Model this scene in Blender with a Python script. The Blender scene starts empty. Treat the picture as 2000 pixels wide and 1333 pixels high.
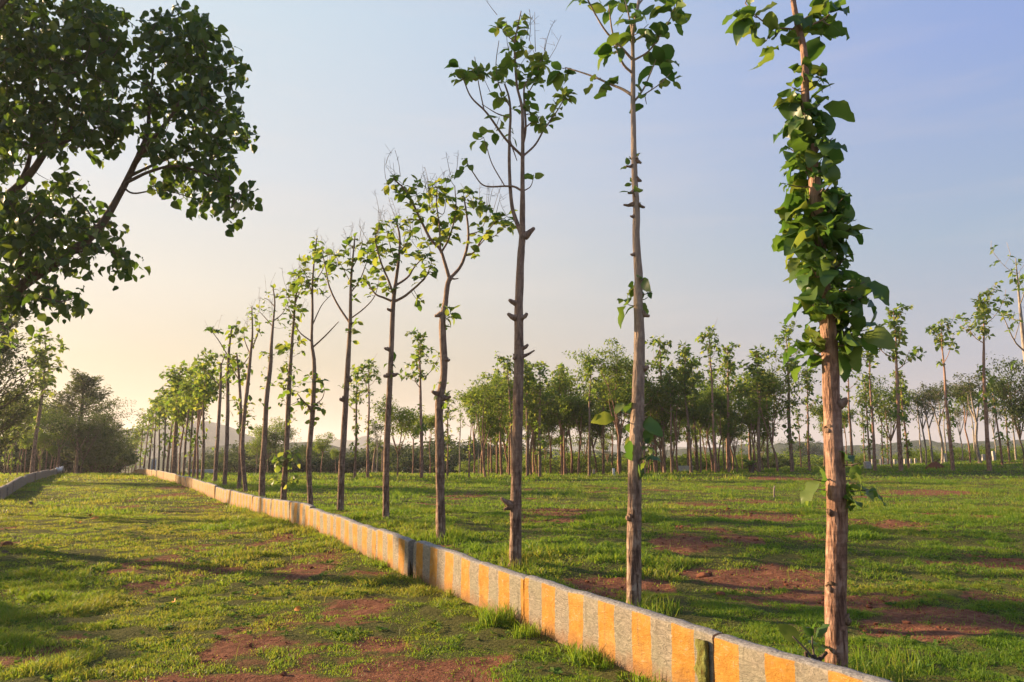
import bpy, math, random
import numpy as np
from mathutils import Vector, Matrix
R = math.radians
sc = bpy.context.scene
COL = sc.collection
# ------------------------------------------------------------------ camera model
F = 1500.0; CX, CY = 1000.0, 666.5; EYE = 1.6; HOR = 880.0
PITCH = math.atan((HOR - CY) / F)
CP, SP = math.cos(PITCH), math.sin(PITCH)
def ray(px, py):
    a, b = (px - CX) / F, (CY - py) / F
    return np.array([a, CP - b * SP, SP + b * CP])
def at(px, py, Y):
    """world point at forward distance Y seen in direction of photo pixel"""
    d = ray(px, py); t = Y / d[1]
    return np.array([d[0] * t, Y, EYE + d[2] * t])
cam_d = bpy.data.cameras.new('camera'); cam = bpy.data.objects.new('camera', cam_d); COL.objects.link(cam)
cam.location = (0, 0, EYE); cam.rotation_euler = (R(90) + PITCH, 0, 0)
cam_d.sensor_width = 36; cam_d.lens = 36 * F / 2000; cam_d.clip_end = 9000; cam_d.clip_start = 0.05
sc.camera = cam
# ------------------------------------------------------------------ noise
_hr = np.random.RandomState(7).rand(4096)
def _hash(ix, iy, s):
    return _hr[((ix * 73856093) ^ (iy * 19349663) ^ (s * 83492791)) & 4095]
def vnoise(x, y, s=0):
    ix = np.floor(x).astype(np.int64); iy = np.floor(y).astype(np.int64)
    fx = x - ix; fy = y - iy
    fx = fx * fx * (3 - 2 * fx); fy = fy * fy * (3 - 2 * fy)
    a = _hash(ix, iy, s); b = _hash(ix + 1, iy, s); c = _hash(ix, iy + 1, s); d = _hash(ix + 1, iy + 1, s)
    return (a * (1 - fx) + b * fx) * (1 - fy) + (c * (1 - fx) + d * fx) * fy
def fbm(x, y, s=0, o=3):
    v = 0; a = .5; t = 0
    for k in range(o):
        v = v + a * vnoise(x * 2 ** k + 17.3 * k, y * 2 ** k - 9.1 * k, s + k); t += a; a *= .5
    return v / t
def sstep(a, b, x):
    t = np.clip((x - a) / (b - a), 0, 1); return t * t * (3 - 2 * t)
# ------------------------------------------------------------------ terrain
_ty = np.array([-60, 0, 4, 6, 8, 10, 12, 13.5, 16, 19, 22, 26, 30, 34, 42, 55, 64, 75, 100, 150, 250, 400, 4000.])
_th = np.array([0, 0, 0, 0, .03, .08, .16, .2, .2, .14, .1, .14, .18, .17, .12, -.06, -.35, -.8, -2.0, -3.6, -5.5, -7, -7.])
_gy = np.concatenate([np.arange(-60, 120, .25), np.arange(120, 4000, 10.)])
_gh = np.interp(_gy, _ty, _th)
_k = np.hanning(17); _k /= _k.sum()
_n0 = int((120 + 60) / .25)
_gs = np.convolve(np.pad(_gh[:_n0], 8, mode='edge'), _k, 'valid'); _gh[:_n0] = _gs
def kerb_x(y): return 4.08 - .55 * y
def terr(x, y):
    x = np.asarray(x, float); y = np.asarray(y, float)
    h = np.interp(y, _gy, _gh)
    right = x - kerb_x(y)
    h = h + .13 * sstep(.3, 1.6, right) * np.exp(-((y - 15) / 3.5) ** 2)
    h = h + .95 * sstep(12, 48, x) * sstep(24, 62, y) * (1 - .8 * sstep(78, 130, y)) - .1 * 0
    h = h + .25 * sstep(30, 44, y) * (1 - sstep(60, 90, y)) * sstep(2, 14, x)
    fade = (1 - sstep(60, 120, y)) * sstep(-30, 2, y)
    fld = sstep(.5, 2.0, right)
    h = h + fade * fld * ((.16 - .09 * sstep(9, 20, y)) * (fbm(x / 2.3, y / 1.7, 3) - .5) + (.10 - .075 * sstep(8, 16, y)) * (fbm(x / .8, y / .6, 5) - .5))
    h = h + fade * (1 - fld) * sstep(.1, 1.2, -right) * .045 * (fbm(x / 1.1, y / 1.1, 9) - .5)
    return h
def tz(x, y): return float(terr(x, y))
def ground_at(px, py):
    """point where the photo's sight line meets the terrain"""
    d = ray(px, py); t = 3.0
    for _ in range(4000):
        p = np.array([0, 0, EYE]) + d * t
        if p[2] < tz(p[0], p[1]): break
        t += .02 + t * .002
    return p
# soil patches (x, y, rx, ry, strength) in metres
SOIL = []
for px, py, dx, dy, s in [
    (1090,1018,115,18,1),(1420,1027,135,18,1),(1330,1085,60,14,.9),(1450,1128,150,20,1),(1600,1165,190,15,.9),(1790,1203,170,22,1),
    (1860,1035,75,11,1),(1790,968,95,5,.9),(1520,945,60,4,.8),(1985,1112,45,11,.9),(1180,1142,75,17,.9),(1275,1142,32,13,.8),(1700,1050,90,7,.7),
    (1830,1010,60,7,.7),(1340,990,70,6,.7),(1480,986,60,5,.6),(1560,1075,90,7,.6),(1900,1160,60,8,.6),(1230,1000,60,5,.5),(1440,960,70,4,.5),
    (250,997,30,7,.9),(540,1075,50,20,.8),(620,1108,60,24,.9),(700,1185,75,24,.9),(430,1120,55,12,.9),(340,1142,60,11,.8),(520,1230,75,45,.8),
    (640,1262,190,36,.5),(860,1294,140,36,1),(950,1325,130,26,1),(330,975,28,8,.9),(345,960,45,5,.9),(100,1255,80,30,.45),(30,1160,50,20,.4),
    (760,1240,60,25,.8),(480,1050,40,12,.6),(400,1010,50,9,.5),(360,1300,120,30,.5)]:
    y = F * EYE / (py - HOR); y1 = F * EYE / (py + dy - HOR); y2 = F * EYE / (max(py - dy, HOR + 20) - HOR)
    SOIL.append(((px - CX) / F * y, y, dx / F * y, max((y2 - y1) / 2, .15), s))
def soil(x, y):
    x = np.asarray(x, float); y = np.asarray(y, float); v = np.zeros_like(x)
    wx = x + .5 * (fbm(x / .7, y / .7, 21) - .5); wy = y + .8 * (fbm(x / .7, y / .7, 31) - .5)
    for cx, cy, rx, ry, s in SOIL:
        q = ((wx - cx) / rx) ** 2 + ((wy - cy) / ry) ** 2
        v = np.maximum(v, s * (1 - sstep(.35, 1.5, q)))
    far = sstep(20, 40, y)
    n = fbm(x / 1.6, y / 1.1, 41, 4)
    v = np.maximum(v, .75 * sstep(.63, .74, n) * (1 - far * .3))
    n2 = fbm(x / .35, y / .35, 51)
    n3 = fbm(x / .12, y / .12, 57)
    path = (x < kerb_x(y)) * 1.0
    v = v * (1 - .34 * path * sstep(5.6, 7.5, y))
    return np.clip(v * (.25 + 1.5 * n2) - .55 * (n3 - .42) * (v < .97), 0, 1)
# ------------------------------------------------------------------ mesh builder
class MB:
    def __init__(s): s.v = []; s.f = []; s.n = 0; s.a = []; s.mi = 0; s.m = []
    def add(s, V, Fs, att=None):
        V = np.asarray(V, float).reshape(-1, 3)
        for Fa in (Fs if isinstance(Fs, (list, tuple)) else [Fs]):
            s.f.append(np.asarray(Fa, np.int64) + s.n); s.m.append(s.mi)
        s.v.append(V); s.n += len(V)
        s.a.append(np.zeros(len(V)) if att is None else np.broadcast_to(np.asarray(att, float), (len(V),)))
    def mesh(s, name, mat, attr='rnd', smooth=True, origin=None):
        me = bpy.data.meshes.new(name)
        V = np.concatenate(s.v) if s.v else np.zeros((0, 3))
        if origin is not None: V = V - np.asarray(origin)
        me.vertices.add(len(V)); me.vertices.foreach_set('co', V.astype(np.float32).ravel())
        li = np.concatenate([f.ravel() for f in s.f]).astype(np.int32)
        tot = np.concatenate([np.full(len(f), f.shape[1]) for f in s.f]).astype(np.int32)
        st = np.concatenate([[0], np.cumsum(tot)[:-1]]).astype(np.int32)
        me.loops.add(len(li)); me.loops.foreach_set('vertex_index', li)
        me.polygons.add(len(tot)); me.polygons.foreach_set('loop_start', st); me.polygons.foreach_set('loop_total', tot)
        me.polygons.foreach_set('use_smooth', np.full(len(tot), smooth))
        if attr:
            A = me.attributes.new(attr, 'FLOAT', 'POINT'); A.data.foreach_set('value', np.concatenate(s.a).astype(np.float32))
        me.polygons.foreach_set('material_index', np.concatenate([np.full(len(f), k) for f, k in zip(s.f, s.m)]).astype(np.int32))
        me.update(calc_edges=True)
        for m_ in (mat if isinstance(mat, (list, tuple)) else [mat]): me.materials.append(m_)
        return me
    def build(s, name, mat, parent=None, attr='rnd', smooth=True, origin=None):
        o = bpy.data.objects.new(name, s.mesh(name, mat, attr, smooth, origin)); COL.objects.link(o)
        if parent is not None: o.parent = parent
        return o
def tag(o, label=None, cat=None, group=None, kind=None):
    if label: o['label'] = label
    if cat: o['category'] = cat
    if group: o['group'] = group
    if kind: o['kind'] = kind
    return o
def empty(name, loc, rz=0):
    o = bpy.data.objects.new(name, None); COL.objects.link(o); o.location = [float(c) for c in loc]; o.rotation_euler[2] = rz
    o.empty_display_size = .3
    return o
def copy_tree(o, parent=None):
    c = o.copy(); COL.objects.link(c)
    if parent is not None: c.parent = parent
    for ch in list(o.children): copy_tree(ch, c)
    return c
def catmull(P, m):
    P = np.asarray(P, float)
    if len(P) == 2: 
        t = np.linspace(0, 1, m)[:, None]; return P[0] * (1 - t) + P[1] * t
    Q = np.vstack([2 * P[0] - P[1], P, 2 * P[-1] - P[-2]])
    u = np.linspace(0, len(P) - 1 - 1e-6, m); i = u.astype(int); t = (u - i)[:, None]
    a, b, c, d = Q[i], Q[i + 1], Q[i + 2], Q[i + 3]
    return .5 * ((2 * b) + (c - a) * t + (2 * a - 5 * b + 4 * c - d) * t ** 2 + (3 * b - a - 3 * c + d) * t ** 3)
def tube(mb, P, rad, sides=8, m=None, jit=0., seed=0, cap=True, att=0.):
    P = np.asarray(P, float); n0 = len(P)
    m = m or max(2, (n0 - 1) * 4 + 1)
    C = catmull(P, m); rr = np.interp(np.linspace(0, n0 - 1, m), np.arange(n0), np.asarray(rad, float) * np.ones(n0))
    T = np.gradient(C, axis=0); T /= np.linalg.norm(T, axis=1)[:, None] + 1e-9
    ref = np.array([1., 0, 0]) if abs(T[0][0]) < .8 else np.array([0, 1., 0])
    U = np.zeros_like(C); 
    for i in range(m):
        u = ref - T[i] * ref.dot(T[i]); u /= np.linalg.norm(u) + 1e-9; U[i] = u; ref = u
    W = np.cross(T, U)
    a = np.linspace(0, 2 * np.pi, sides, endpoint=False)
    rg = rr[:, None] * np.ones(sides)
    if jit:
        rs = np.random.RandomState(seed)
        s = np.linspace(0, m, m)[:, None]
        for k in range(5):
            rg = rg * (1 + jit * rs.rand() * np.sin(a * rs.randint(1, 4) + s * rs.uniform(.15, 1.6) + rs.rand() * 6))
        rg = rg * (1 + jit * .8 * (rs.rand(m, sides) - .5))
    V = C[:, None] + rg[..., None] * (np.cos(a)[None, :, None] * U[:, None] + np.sin(a)[None, :, None] * W[:, None])
    i = np.arange(m - 1)[:, None]; j = np.arange(sides)[None]; j2 = (j + 1) % sides
    Q = np.stack([i * sides + j, i * sides + j2, (i + 1) * sides + j2, (i + 1) * sides + j], -1).reshape(-1, 4)
    V = V.reshape(-1, 3)
    if cap:
        V = np.vstack([V, C[-1:] + T[-1:] * rr[-1] * .5]); tp = len(V) - 1
        Tr = np.stack([(m - 1) * sides + np.arange(sides), (m - 1) * sides + (np.arange(sides) + 1) % sides, np.full(sides, tp)], -1)
        mb.add(V, [Q, Tr], att)
    else: mb.add(V, Q, att)
    return C, rr
def unit(v): 
    v = np.asarray(v, float); return v / (np.linalg.norm(v, axis=-1, keepdims=True) + 1e-9)
def leaves(mb, pos, dirs, size, rs, rows=4, aspect=.62, bend=(.4, 1.2), fold=.25, wave=.06, upj=.5, shape=.85):
    N = len(pos)
    if N == 0: return
    pos = np.asarray(pos); t = unit(dirs); size = np.broadcast_to(size, (N,))
    up = np.array([0, 0, 1.]) + upj * rs.randn(N, 3)
    s = unit(np.cross(t, up)); nr = np.cross(s, t)
    b = rs.uniform(bend[0], bend[1], N) + 1e-3
    u = np.linspace(0, 1, rows + 1)
    w = np.sin(np.pi * np.clip(u, .015, .985) ** shape) ** .75 * .5 * aspect
    lx = .12 + np.sin(b[:, None] * u) / b[:, None]; lz = -(1 - np.cos(b[:, None] * u)) / b[:, None]
    V = np.zeros((N, rows + 1, 3, 3))
    asp = rs.uniform(.85, 1.15, (N, 1)); fo = fold * rs.uniform(.3, 1.4, (N, 1))
    for c, v in enumerate((-1, 0, 1)):
        y = v * w * asp; z = lz + abs(v) * w * fo
        if v: z = z + wave * rs.randn(N, rows + 1) * (w > .05)
        V[:, :, c] = (pos[:, None] + size[:, None, None] * (lx[..., None] * t[:, None] + y[..., None] * s[:, None] + z[..., None] * nr[:, None]))
    k = 3 * (rows + 1)
    r = np.arange(rows)[:, None] * 3; cc = np.arange(2)[None]
    q = np.stack([r + cc, r + cc + 1, r + cc + 4, r + cc + 3], -1).reshape(-1, 4)
    Q = (np.arange(N)[:, None, None] * k + q[None]).reshape(-1, 4)
    mb.add(V.reshape(-1, 3), Q, np.repeat(rs.rand(N), k))
def rosette(mb, p, axis, n, size, rs, rows=4, lo=55, hi=105, spread=.35, **kw):
    axis = unit(axis); ref = np.array([0, 0, 1.]) if abs(axis[2]) < .9 else np.array([1., 0, 0])
    a = unit(np.cross(axis, ref)); b = np.cross(axis, a)
    az = np.arange(n) * 2.4 + rs.rand() * 6.28 + rs.randn(n) * .35
    el = np.radians(rs.uniform(lo, hi, n))
    D = axis * np.cos(el)[:, None] + (np.cos(az)[:, None] * a + np.sin(az)[:, None] * b) * np.sin(el)[:, None]
    P = p - axis * (rs.rand(n)[:, None] * spread * size)
    leaves(mb, P, D, size * rs.uniform(.6, 1.15, n), rs, rows=rows, **kw)
# ------------------------------------------------------------------ materials
class NT:
    def __init__(s, name):
        s.m = bpy.data.materials.new(name); s.m.use_nodes = True; s.t = s.m.node_tree; s.t.nodes.clear()
        s.out = s.n('ShaderNodeOutputMaterial')
    def n(s, typ, **kw):
        x = s.t.nodes.new(typ)
        for k, v in kw.items():
            if k in x.inputs: s.set(x.inputs[k], v)
            else: setattr(x, k, v)
        return x
    def set(s, i, v):
        if isinstance(v, bpy.types.NodeSocket): s.t.links.new(v, i)
        else: i.default_value = v
    def l(s, a, b): s.t.links.new(a, b)
    def attr(s, name): return s.n('ShaderNodeAttribute', attribute_name=name).outputs['Fac']
    def ramp(s, fac, stops, interp='LINEAR'):
        x = s.n('ShaderNodeValToRGB'); cr = x.color_ramp; cr.interpolation = interp
        while len(cr.elements) < len(stops): cr.elements.new(.5)
        for e, (p, c) in zip(cr.elements, stops):
            e.position = p; e.color = (c, c, c, 1) if isinstance(c, (int, float)) else (*c, 1)
        s.set(x.inputs['Fac'], fac); return x.outputs['Color']
    def noise(s, scale, detail=4, vec=None, rough=.55, dist=0):
        x = s.n('ShaderNodeTexNoise'); x.inputs['Scale'].default_value = scale; x.inputs['Detail'].default_value = detail
        x.inputs['Roughness'].default_value = rough; x.inputs['Distortion'].default_value = dist
        if vec is not None: s.l(vec, x.inputs['Vector'])
        return x.outputs['Fac']
    def obj(s, scale=(1, 1, 1)):
        c = s.n('ShaderNodeTexCoord'); m = s.n('ShaderNodeMapping'); m.inputs['Scale'].default_value = scale
        s.l(c.outputs['Object'], m.inputs['Vector']); return m.outputs['Vector']
    def mix(s, f, a, b, typ='MIX'):
        x = s.n('ShaderNodeMixRGB', blend_type=typ); s.set(x.inputs[0], f)
        for i, v in ((1, a), (2, b)): s.set(x.inputs[i], (*v, 1) if isinstance(v, tuple) and len(v) == 3 else v)
        return x.outputs[0]
    def math(s, op, a, b=0., c=None):
        x = s.n('ShaderNodeMath', operation=op); s.set(x.inputs[0], a); s.set(x.inputs[1], b)
        if c is not None: s.set(x.inputs[2], c)
        return x.outputs[0]
    def bsdf(s, col, rough=.7, spec=.3, bump=None, bd=.02, bs=.5):
        p = s.n('ShaderNodeBsdfPrincipled'); s.set(p.inputs['Base Color'], (*col, 1) if isinstance(col, tuple) else col)
        s.set(p.inputs['Roughness'], rough); p.inputs['Specular IOR Level'].default_value = spec
        if bump is not None:
            b = s.n('ShaderNodeBump'); b.inputs['Distance'].default_value = bd; b.inputs['Strength'].default_value = bs
            s.l(bump, b.inputs['Height']); s.l(b.outputs[0], p.inputs['Normal'])
        return p.outputs[0]
    def done(s, sh): s.l(sh, s.out.inputs['Surface']); return s.m
def leaf_mat(name, stops, tstops, trans=.4, rough=.45, spec=.35):
    t = NT(name); r = t.attr('rnd')
    c = t.ramp(r, stops); tc = t.ramp(r, tstops)
    p = t.bsdf(c, rough, spec); tr = t.n('ShaderNodeBsdfTranslucent'); t.l(tc, tr.inputs['Color'])
    m = t.n('ShaderNodeMixShader'); m.inputs[0].default_value = trans; t.l(p, m.inputs[1]); t.l(tr.outputs[0], m.inputs[2])
    return t.done(m.outputs[0])
def bark_mat(name, dark, mid, pale, sc=1.0, bd=.02, high=.38):
    t = NT(name)
    v1 = t.obj((9 * sc, 9 * sc, 2.2 * sc)); v2 = t.obj((3 * sc, 3 * sc, 22 * sc)); v3 = t.obj((1.2, 1.2, .9))
    n1 = t.noise(3, 6, v1, .65, .6); n2 = t.noise(1.4, 3, v2); n3 = t.noise(1.5, 3, v3)
    c = t.ramp(n1, [(.38, dark), (.5, mid), (.64, pale)])
    c = t.mix(t.ramp(n2, [(.5, 0.), (.62, .4)]), c, dark)
    c = t.mix(t.ramp(n3, [(.45, 0.), (.65, .45)]), c, pale)
    so_ = t.n('ShaderNodeSeparateXYZ'); t.l(t.obj(), so_.inputs[0]); hz_ = t.n('ShaderNodeMapRange'); t.l(so_.outputs['Z'], hz_.inputs[0])
    for i_, v_ in ((1, .8), (2, 4.2), (3, 0.), (4, high)): hz_.inputs[i_].default_value = v_
    c = t.mix(hz_.outputs[0], c, t.mix(n1, tuple(.75 * q for q in pale), tuple(1.15 * q for q in pale)))
    vz = t.n('ShaderNodeTexVoronoi'); vz.inputs['Scale'].default_value = 5; t.l(v1, vz.inputs['Vector'])
    h = t.math('ADD', n1, t.math('MULTIPLY', vz.outputs['Distance'], .5)); h = t.math('ADD', h, t.math('MULTIPLY', n2, .4))
    return t.done(t.bsdf(c, .85, .15, h, bd, .9))
M = {}
M['bark'] = bark_mat('teak_bark', (.085, .05, .034), (.235, .14, .092), (.38, .27, .19))
M['bark_two'] = bark_mat('smooth_topped_bark', (.085, .05, .034), (.27, .165, .11), (.46, .35, .26), high=.85)
M['bark_pale'] = bark_mat('pale_bark', (.13, .10, .075), (.27, .22, .175), (.42, .36, .30))
M['bark_red'] = bark_mat('red_bark', (.10, .05, .032), (.29, .155, .10), (.44, .28, .2))
M['bark_dark'] = bark_mat('dark_bark', (.05, .035, .025), (.1, .07, .05), (.17, .12, .085))
G = lambda a, b, c: [(0, a), (.55, b), (1, c)]
M['teak'] = leaf_mat('teak_leaf', G((.06, .115, .02), (.10, .165, .03), (.16, .2, .04)), G((.15, .28, .025), (.27, .36, .04), (.40, .42, .06)), .55)
M['teak_dark'] = leaf_mat('dark_teak_leaf', G((.045, .105, .024), (.075, .15, .03), (.15, .2, .04)), G((.1, .22, .025), (.19, .32, .035), (.33, .38, .05)), .42, .4, .4)
M['broad'] = leaf_mat('broad_leaf', G((.028, .055, .014), (.045, .085, .018), (.085, .12, .025)), G((.08, .17, .012), (.15, .26, .02), (.26, .34, .03)), .36, .45, .3)
M['fine'] = leaf_mat('fine_leaf', G((.06, .11, .022), (.10, .165, .03), (.17, .2, .04)), G((.16, .27, .025), (.27, .36, .035), (.36, .4, .05)), .5, .6, .2)
M['fine_grey'] = leaf_mat('grey_green_leaf', G((.05, .07, .03), (.08, .1, .04), (.11, .13, .05)), G((.1, .13, .03), (.15, .18, .04), (.2, .23, .05)), .35, .6, .2)
M['bush'] = leaf_mat('bush_leaf', G((.03, .05, .015), (.05, .078, .022), (.08, .105, .03)), G((.07, .11, .015), (.11, .16, .025), (.16, .2, .035)), .32, .6, .2)
M['grass'] = leaf_mat('grass_blade', G((.07, .15, .017), (.115, .205, .022), (.24, .24, .045)), G((.17, .32, .018), (.28, .40, .028), (.42, .38, .05)), .47, .5, .25)
M['weed'] = leaf_mat('weed_leaf', G((.045, .11, .02), (.075, .15, .025), (.12, .17, .03)), G((.1, .2, .02), (.16, .26, .03), (.25, .3, .04)), .35, .75, .1)
t = NT('stalk'); M['stalk'] = t.done(t.bsdf((.16, .12, .085), .8, .2))
# ================================================================== the setting
SUN_AZ = R(-69); SUN_EL = R(16.5); glowv = (-.857, .446, .259)
sunv = Vector((math.sin(SUN_AZ) * math.cos(SUN_EL), math.cos(SUN_AZ) * math.cos(SUN_EL), math.sin(SUN_EL)))
w = bpy.data.worlds.new('World'); sc.world = w; w.use_nodes = True
nt = w.node_tree; nt.nodes.clear()
def wn(typ, **kw):
    x = nt.nodes.new(typ)
    for k, v in kw.items(): setattr(x, k, v)
    return x
sky = wn('ShaderNodeTexSky', sky_type='NISHITA', sun_disc=False, sun_elevation=SUN_EL, sun_rotation=SUN_AZ, altitude=300, air_density=1.0, dust_density=2.2, ozone_density=1.6)
tc = wn('ShaderNodeTexCoord'); L = nt.links.new
nrm = wn('ShaderNodeVectorMath', operation='NORMALIZE'); L(tc.outputs['Generated'], nrm.inputs[0])
sep = wn('ShaderNodeSeparateXYZ'); L(nrm.outputs[0], sep.inputs[0])
def wmath(op, a, b=0., c=0.):
    x = wn('ShaderNodeMath', operation=op)
    for i, v in enumerate((a, b, c)):
        if isinstance(v, (int, float)): x.inputs[i].default_value = v
        else: L(v, x.inputs[i])
    return x.outputs[0]
dot = wn('ShaderNodeVectorMath', operation='DOT_PRODUCT'); L(nrm.outputs[0], dot.inputs[0]); dot.inputs[1].default_value = glowv
def wramp(f, stops):
    x = wn('ShaderNodeValToRGB'); cr = x.color_ramp
    while len(cr.elements) < len(stops): cr.elements.new(.5)
    for e, (p, c) in zip(cr.elements, stops): e.position = p; e.color = (*c, 1)
    L(f, x.inputs[0]); return x.outputs[0]
def wmix(f, a, b):
    x = wn('ShaderNodeMixRGB')
    for i, v in enumerate((f, a, b)):
        if isinstance(v, (int, float)): x.inputs[i].default_value = v
        elif isinstance(v, tuple): x.inputs[i].default_value = (*v, 1)
        else: L(v, x.inputs[i])
    return x.outputs[0]
HZ = {'sun': [(0, (0.275, 0.195, 0.115)), (0.108, (0.28, 0.228, 0.15)), (0.2, (0.315, 0.285, 0.235)), (0.336, (0.2784, 0.2915, 0.3001)), (0.506, (0.2523, 0.3001, 0.3306)), (0.85, (0.1653, 0.2262, 0.3219))], 'away': [(0, (0.2306, 0.1958, 0.2016)), (0.05, (0.2185, 0.1914, 0.2061)), (0.18, (0.1699, 0.1914, 0.233)), (0.241, (0.1497, 0.1914, 0.2464)), (0.437, (0.1173, 0.1627, 0.3002)), (0.8, (0.0809, 0.1348, 0.2868))], 'r': (-0.1, 0.85), 'cloud': (0.38, 0.31, 0.26), 'nishita': 0.05, 'mix': 0.82}
elev = wmath('MAXIMUM', sep.outputs['Z'], 0.)
side = wmath('MULTIPLY_ADD', dot.outputs['Value'], .5, .5)           # 1 towards the sun
glow_col = wramp(elev, HZ['sun'])
away_col = wramp(elev, HZ['away'])
sm = wn('ShaderNodeMapRange', interpolation_type='SMOOTHSTEP'); L(dot.outputs['Value'], sm.inputs[0])
sm.inputs[1].default_value = HZ['r'][0]; sm.inputs[2].default_value = HZ['r'][1]
air = wmix(sm.outputs[0], away_col, glow_col)
# thin cirrus streaks
mp = wn('ShaderNodeMapping'); L(nrm.outputs[0], mp.inputs[0]); mp.inputs['Scale'].default_value = (2.2, 2.2, 16)
no = wn('ShaderNodeTexNoise'); L(mp.outputs[0], no.inputs[0]); no.inputs['Scale'].default_value = 1.7; no.inputs['Detail'].default_value = 5
st = wn('ShaderNodeMapRange'); L(no.outputs[0], st.inputs[0]); st.inputs[1].default_value = .5; st.inputs[2].default_value = .8
air = wmix(wmath('MULTIPLY', st.outputs[0], .15), air, HZ['cloud'])
nb = wn('ShaderNodeBackground'); L(sky.outputs[0], nb.inputs[0]); nb.inputs[1].default_value = HZ['nishita']
ab = wn('ShaderNodeBackground'); L(air, ab.inputs[0]); ab.inputs[1].default_value = 1.0
ad = wn('ShaderNodeMixShader'); ad.inputs[0].default_value = HZ['mix']; L(nb.outputs[0], ad.inputs[1]); L(ab.outputs[0], ad.inputs[2])
wo = wn('ShaderNodeOutputWorld'); L(ad.outputs[0], wo.inputs[0])
sd = bpy.data.lights.new('sun', 'SUN'); so = bpy.data.objects.new('sun', sd); COL.objects.link(so)
sd.energy = 5.0; sd.angle = R(1.2); sd.color = (1.0, .71, .42)
so.rotation_euler = (-sunv).to_track_quat('-Z', 'Y').to_euler(); so.location = (-40, 20, 30)
sc.view_settings.view_transform = 'Standard'; sc.view_settings.look = 'None'; sc.view_settings.gamma = 1
sc.view_settings.exposure = 1.45
sc.cycles.use_denoising = True; sc.cycles.max_bounces = 6; sc.cycles.volume_bounces = 1; sc.cycles.transmission_bounces = 4
# ------------------------------------------------------------------ ground sheet
def spaced(lims):
    out = [lims[0][0]]
    for a, b, st in lims: out += list(np.arange(a, b, st)[1:]) + [b]
    return np.unique(np.round(out, 4))
ys = spaced([(-60, -4, 4), (-4, 3, .5), (3, 14, .07), (14, 26, .14), (26, 60, .4), (60, 140, 2), (140, 400, 20), (400, 2600, 200)])
xs = spaced([(-2200, -200, 200), (-200, -60, 10), (-60, -20, .8), (-20, -7, .2), (-7, 8, .075), (8, 20, .2), (20, 60, .8), (60, 200, 10), (200, 2200, 200)])
X, Y = np.meshgrid(xs, ys); nx, ny = len(xs), len(ys)
Z = terr(X, Y); S = soil(X, Y)
near = (1 - sstep(18, 34, Y)) * sstep(0, 4, Y)
Z = Z + near * (.03 * (vnoise(X / .16, Y / .16, 61) - .5) - .012 * S)
ids = np.arange(nx * ny).reshape(ny, nx)
Q = np.stack([ids[:-1, :-1], ids[:-1, 1:], ids[1:, 1:], ids[1:, :-1]], -1).reshape(-1, 4)
t = NT('meadow_soil')
s_ = t.attr('soil'); co = t.obj((1, 1, 1))
n1 = t.noise(6, 6, co, .65); n2 = t.noise(.5, 4, co); n3 = t.noise(30, 4, co, .7)
f = t.math('ADD', s_, t.math('MULTIPLY', t.math('SUBTRACT', n1, .5), 1.3))
f = t.ramp(f, [(.18, 0.), (.5, 1.)])
earth = t.ramp(t.noise(11, 8, co, .8), [(.3, (.085, .036, .021)), (.5, (.19, .08, .045)), (.7, (.31, .15, .09))])
turf = t.ramp(t.noise(38, 7, co, .85), [(.36, (.03, .032, .012)), (.5, (.08, .085, .024)), (.66, (.16, .145, .055))])
turf = t.mix(t.ramp(n2, [(.4, 0.), (.65, .35)]), turf, (.12, .11, .035))
col = t.mix(f, turf, earth)
M['ground'] = t.done(t.bsdf(col, .95, .05, t.math('ADD', n3, t.math('MULTIPLY', n1, 1.6)), .05, .8))
g = MB(); g.add(np.stack([X, Y, Z], -1).reshape(-1, 3), Q, S.ravel())
go = tag(g.build('ground', M['ground'], attr='soil'), kind='structure')
# ------------------------------------------------------------------ painted kerb
t = NT('painted_kerb')
u = t.attr('stripe'); co = t.obj()
wob = t.math('MULTIPLY', t.math('SUBTRACT', t.noise(14, 3, co), .5), .05)
fr = t.math('FRACT', t.math('ADD', u, wob)); yel = t.math('LESS_THAN', fr, .5)
geo = t.n('ShaderNodeNewGeometry'); sx = t.n('ShaderNodeSeparateXYZ'); t.l(geo.outputs['Normal'], sx.inputs[0])
n1 = t.noise(9, 6, co, .7); n2 = t.noise(45, 4, co, .7); n3 = t.noise(3, 4, co)
n4 = t.noise(11, 7, t.obj((1, 1, 2.4)), .72, 2.2)
grey = t.ramp(n4, [(.3, (.11, .10, .075)), (.46, (.24, .205, .155)), (.7, (.42, .355, .275))])
grey = t.mix(t.ramp(n3, [(.42, 0.), (.6, .4)]), grey, (.25, .24, .16))
yc = t.ramp(n1, [(.3, (.34, .16, .028)), (.5, (.45, .215, .035)), (.75, (.46, .265, .075))])
yc = t.mix(t.ramp(t.math('ADD', n4, t.math('MULTIPLY', n1, .5)), [(.84, 0.), (.93, .8)]), yc, (.42, .34, .23))
yc = t.mix(t.ramp(n3, [(.52, 0.), (.7, .3)]), yc, (.5, .34, .15))
col = t.mix(yel, grey, yc)
stone = t.ramp(n2, [(.3, (.12, .11, .10)), (.7, (.36, .34, .31))])
top = t.ramp(sx.outputs['Z'], [(.45, 0.), (.65, 1.)])
col = t.mix(top, col, stone)
sz = t.n('ShaderNodeSeparateXYZ'); t.l(co, sz.inputs[0])
drip = t.noise(1.0, 5, t.obj((16, 16, 1.1)), .7); col = t.mix(t.ramp(drip, [(.6, 0.), (.72, .55)]), col, (.11, .09, .06))
low = t.ramp(t.math('ADD', sz.outputs['Z'], t.math('MULTIPLY', t.math('SUBTRACT', n1, .5), .3)), [(.02, .75), (.16, 0.)])
col = t.mix(low, col, (.24, .12, .055))
M['kerb'] = t.done(t.bsdf(col, .8, .2, t.math('ADD', t.math('MULTIPLY', n2, .35), t.math('MULTIPLY', n4, 1.0)), .016, .8))
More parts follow.
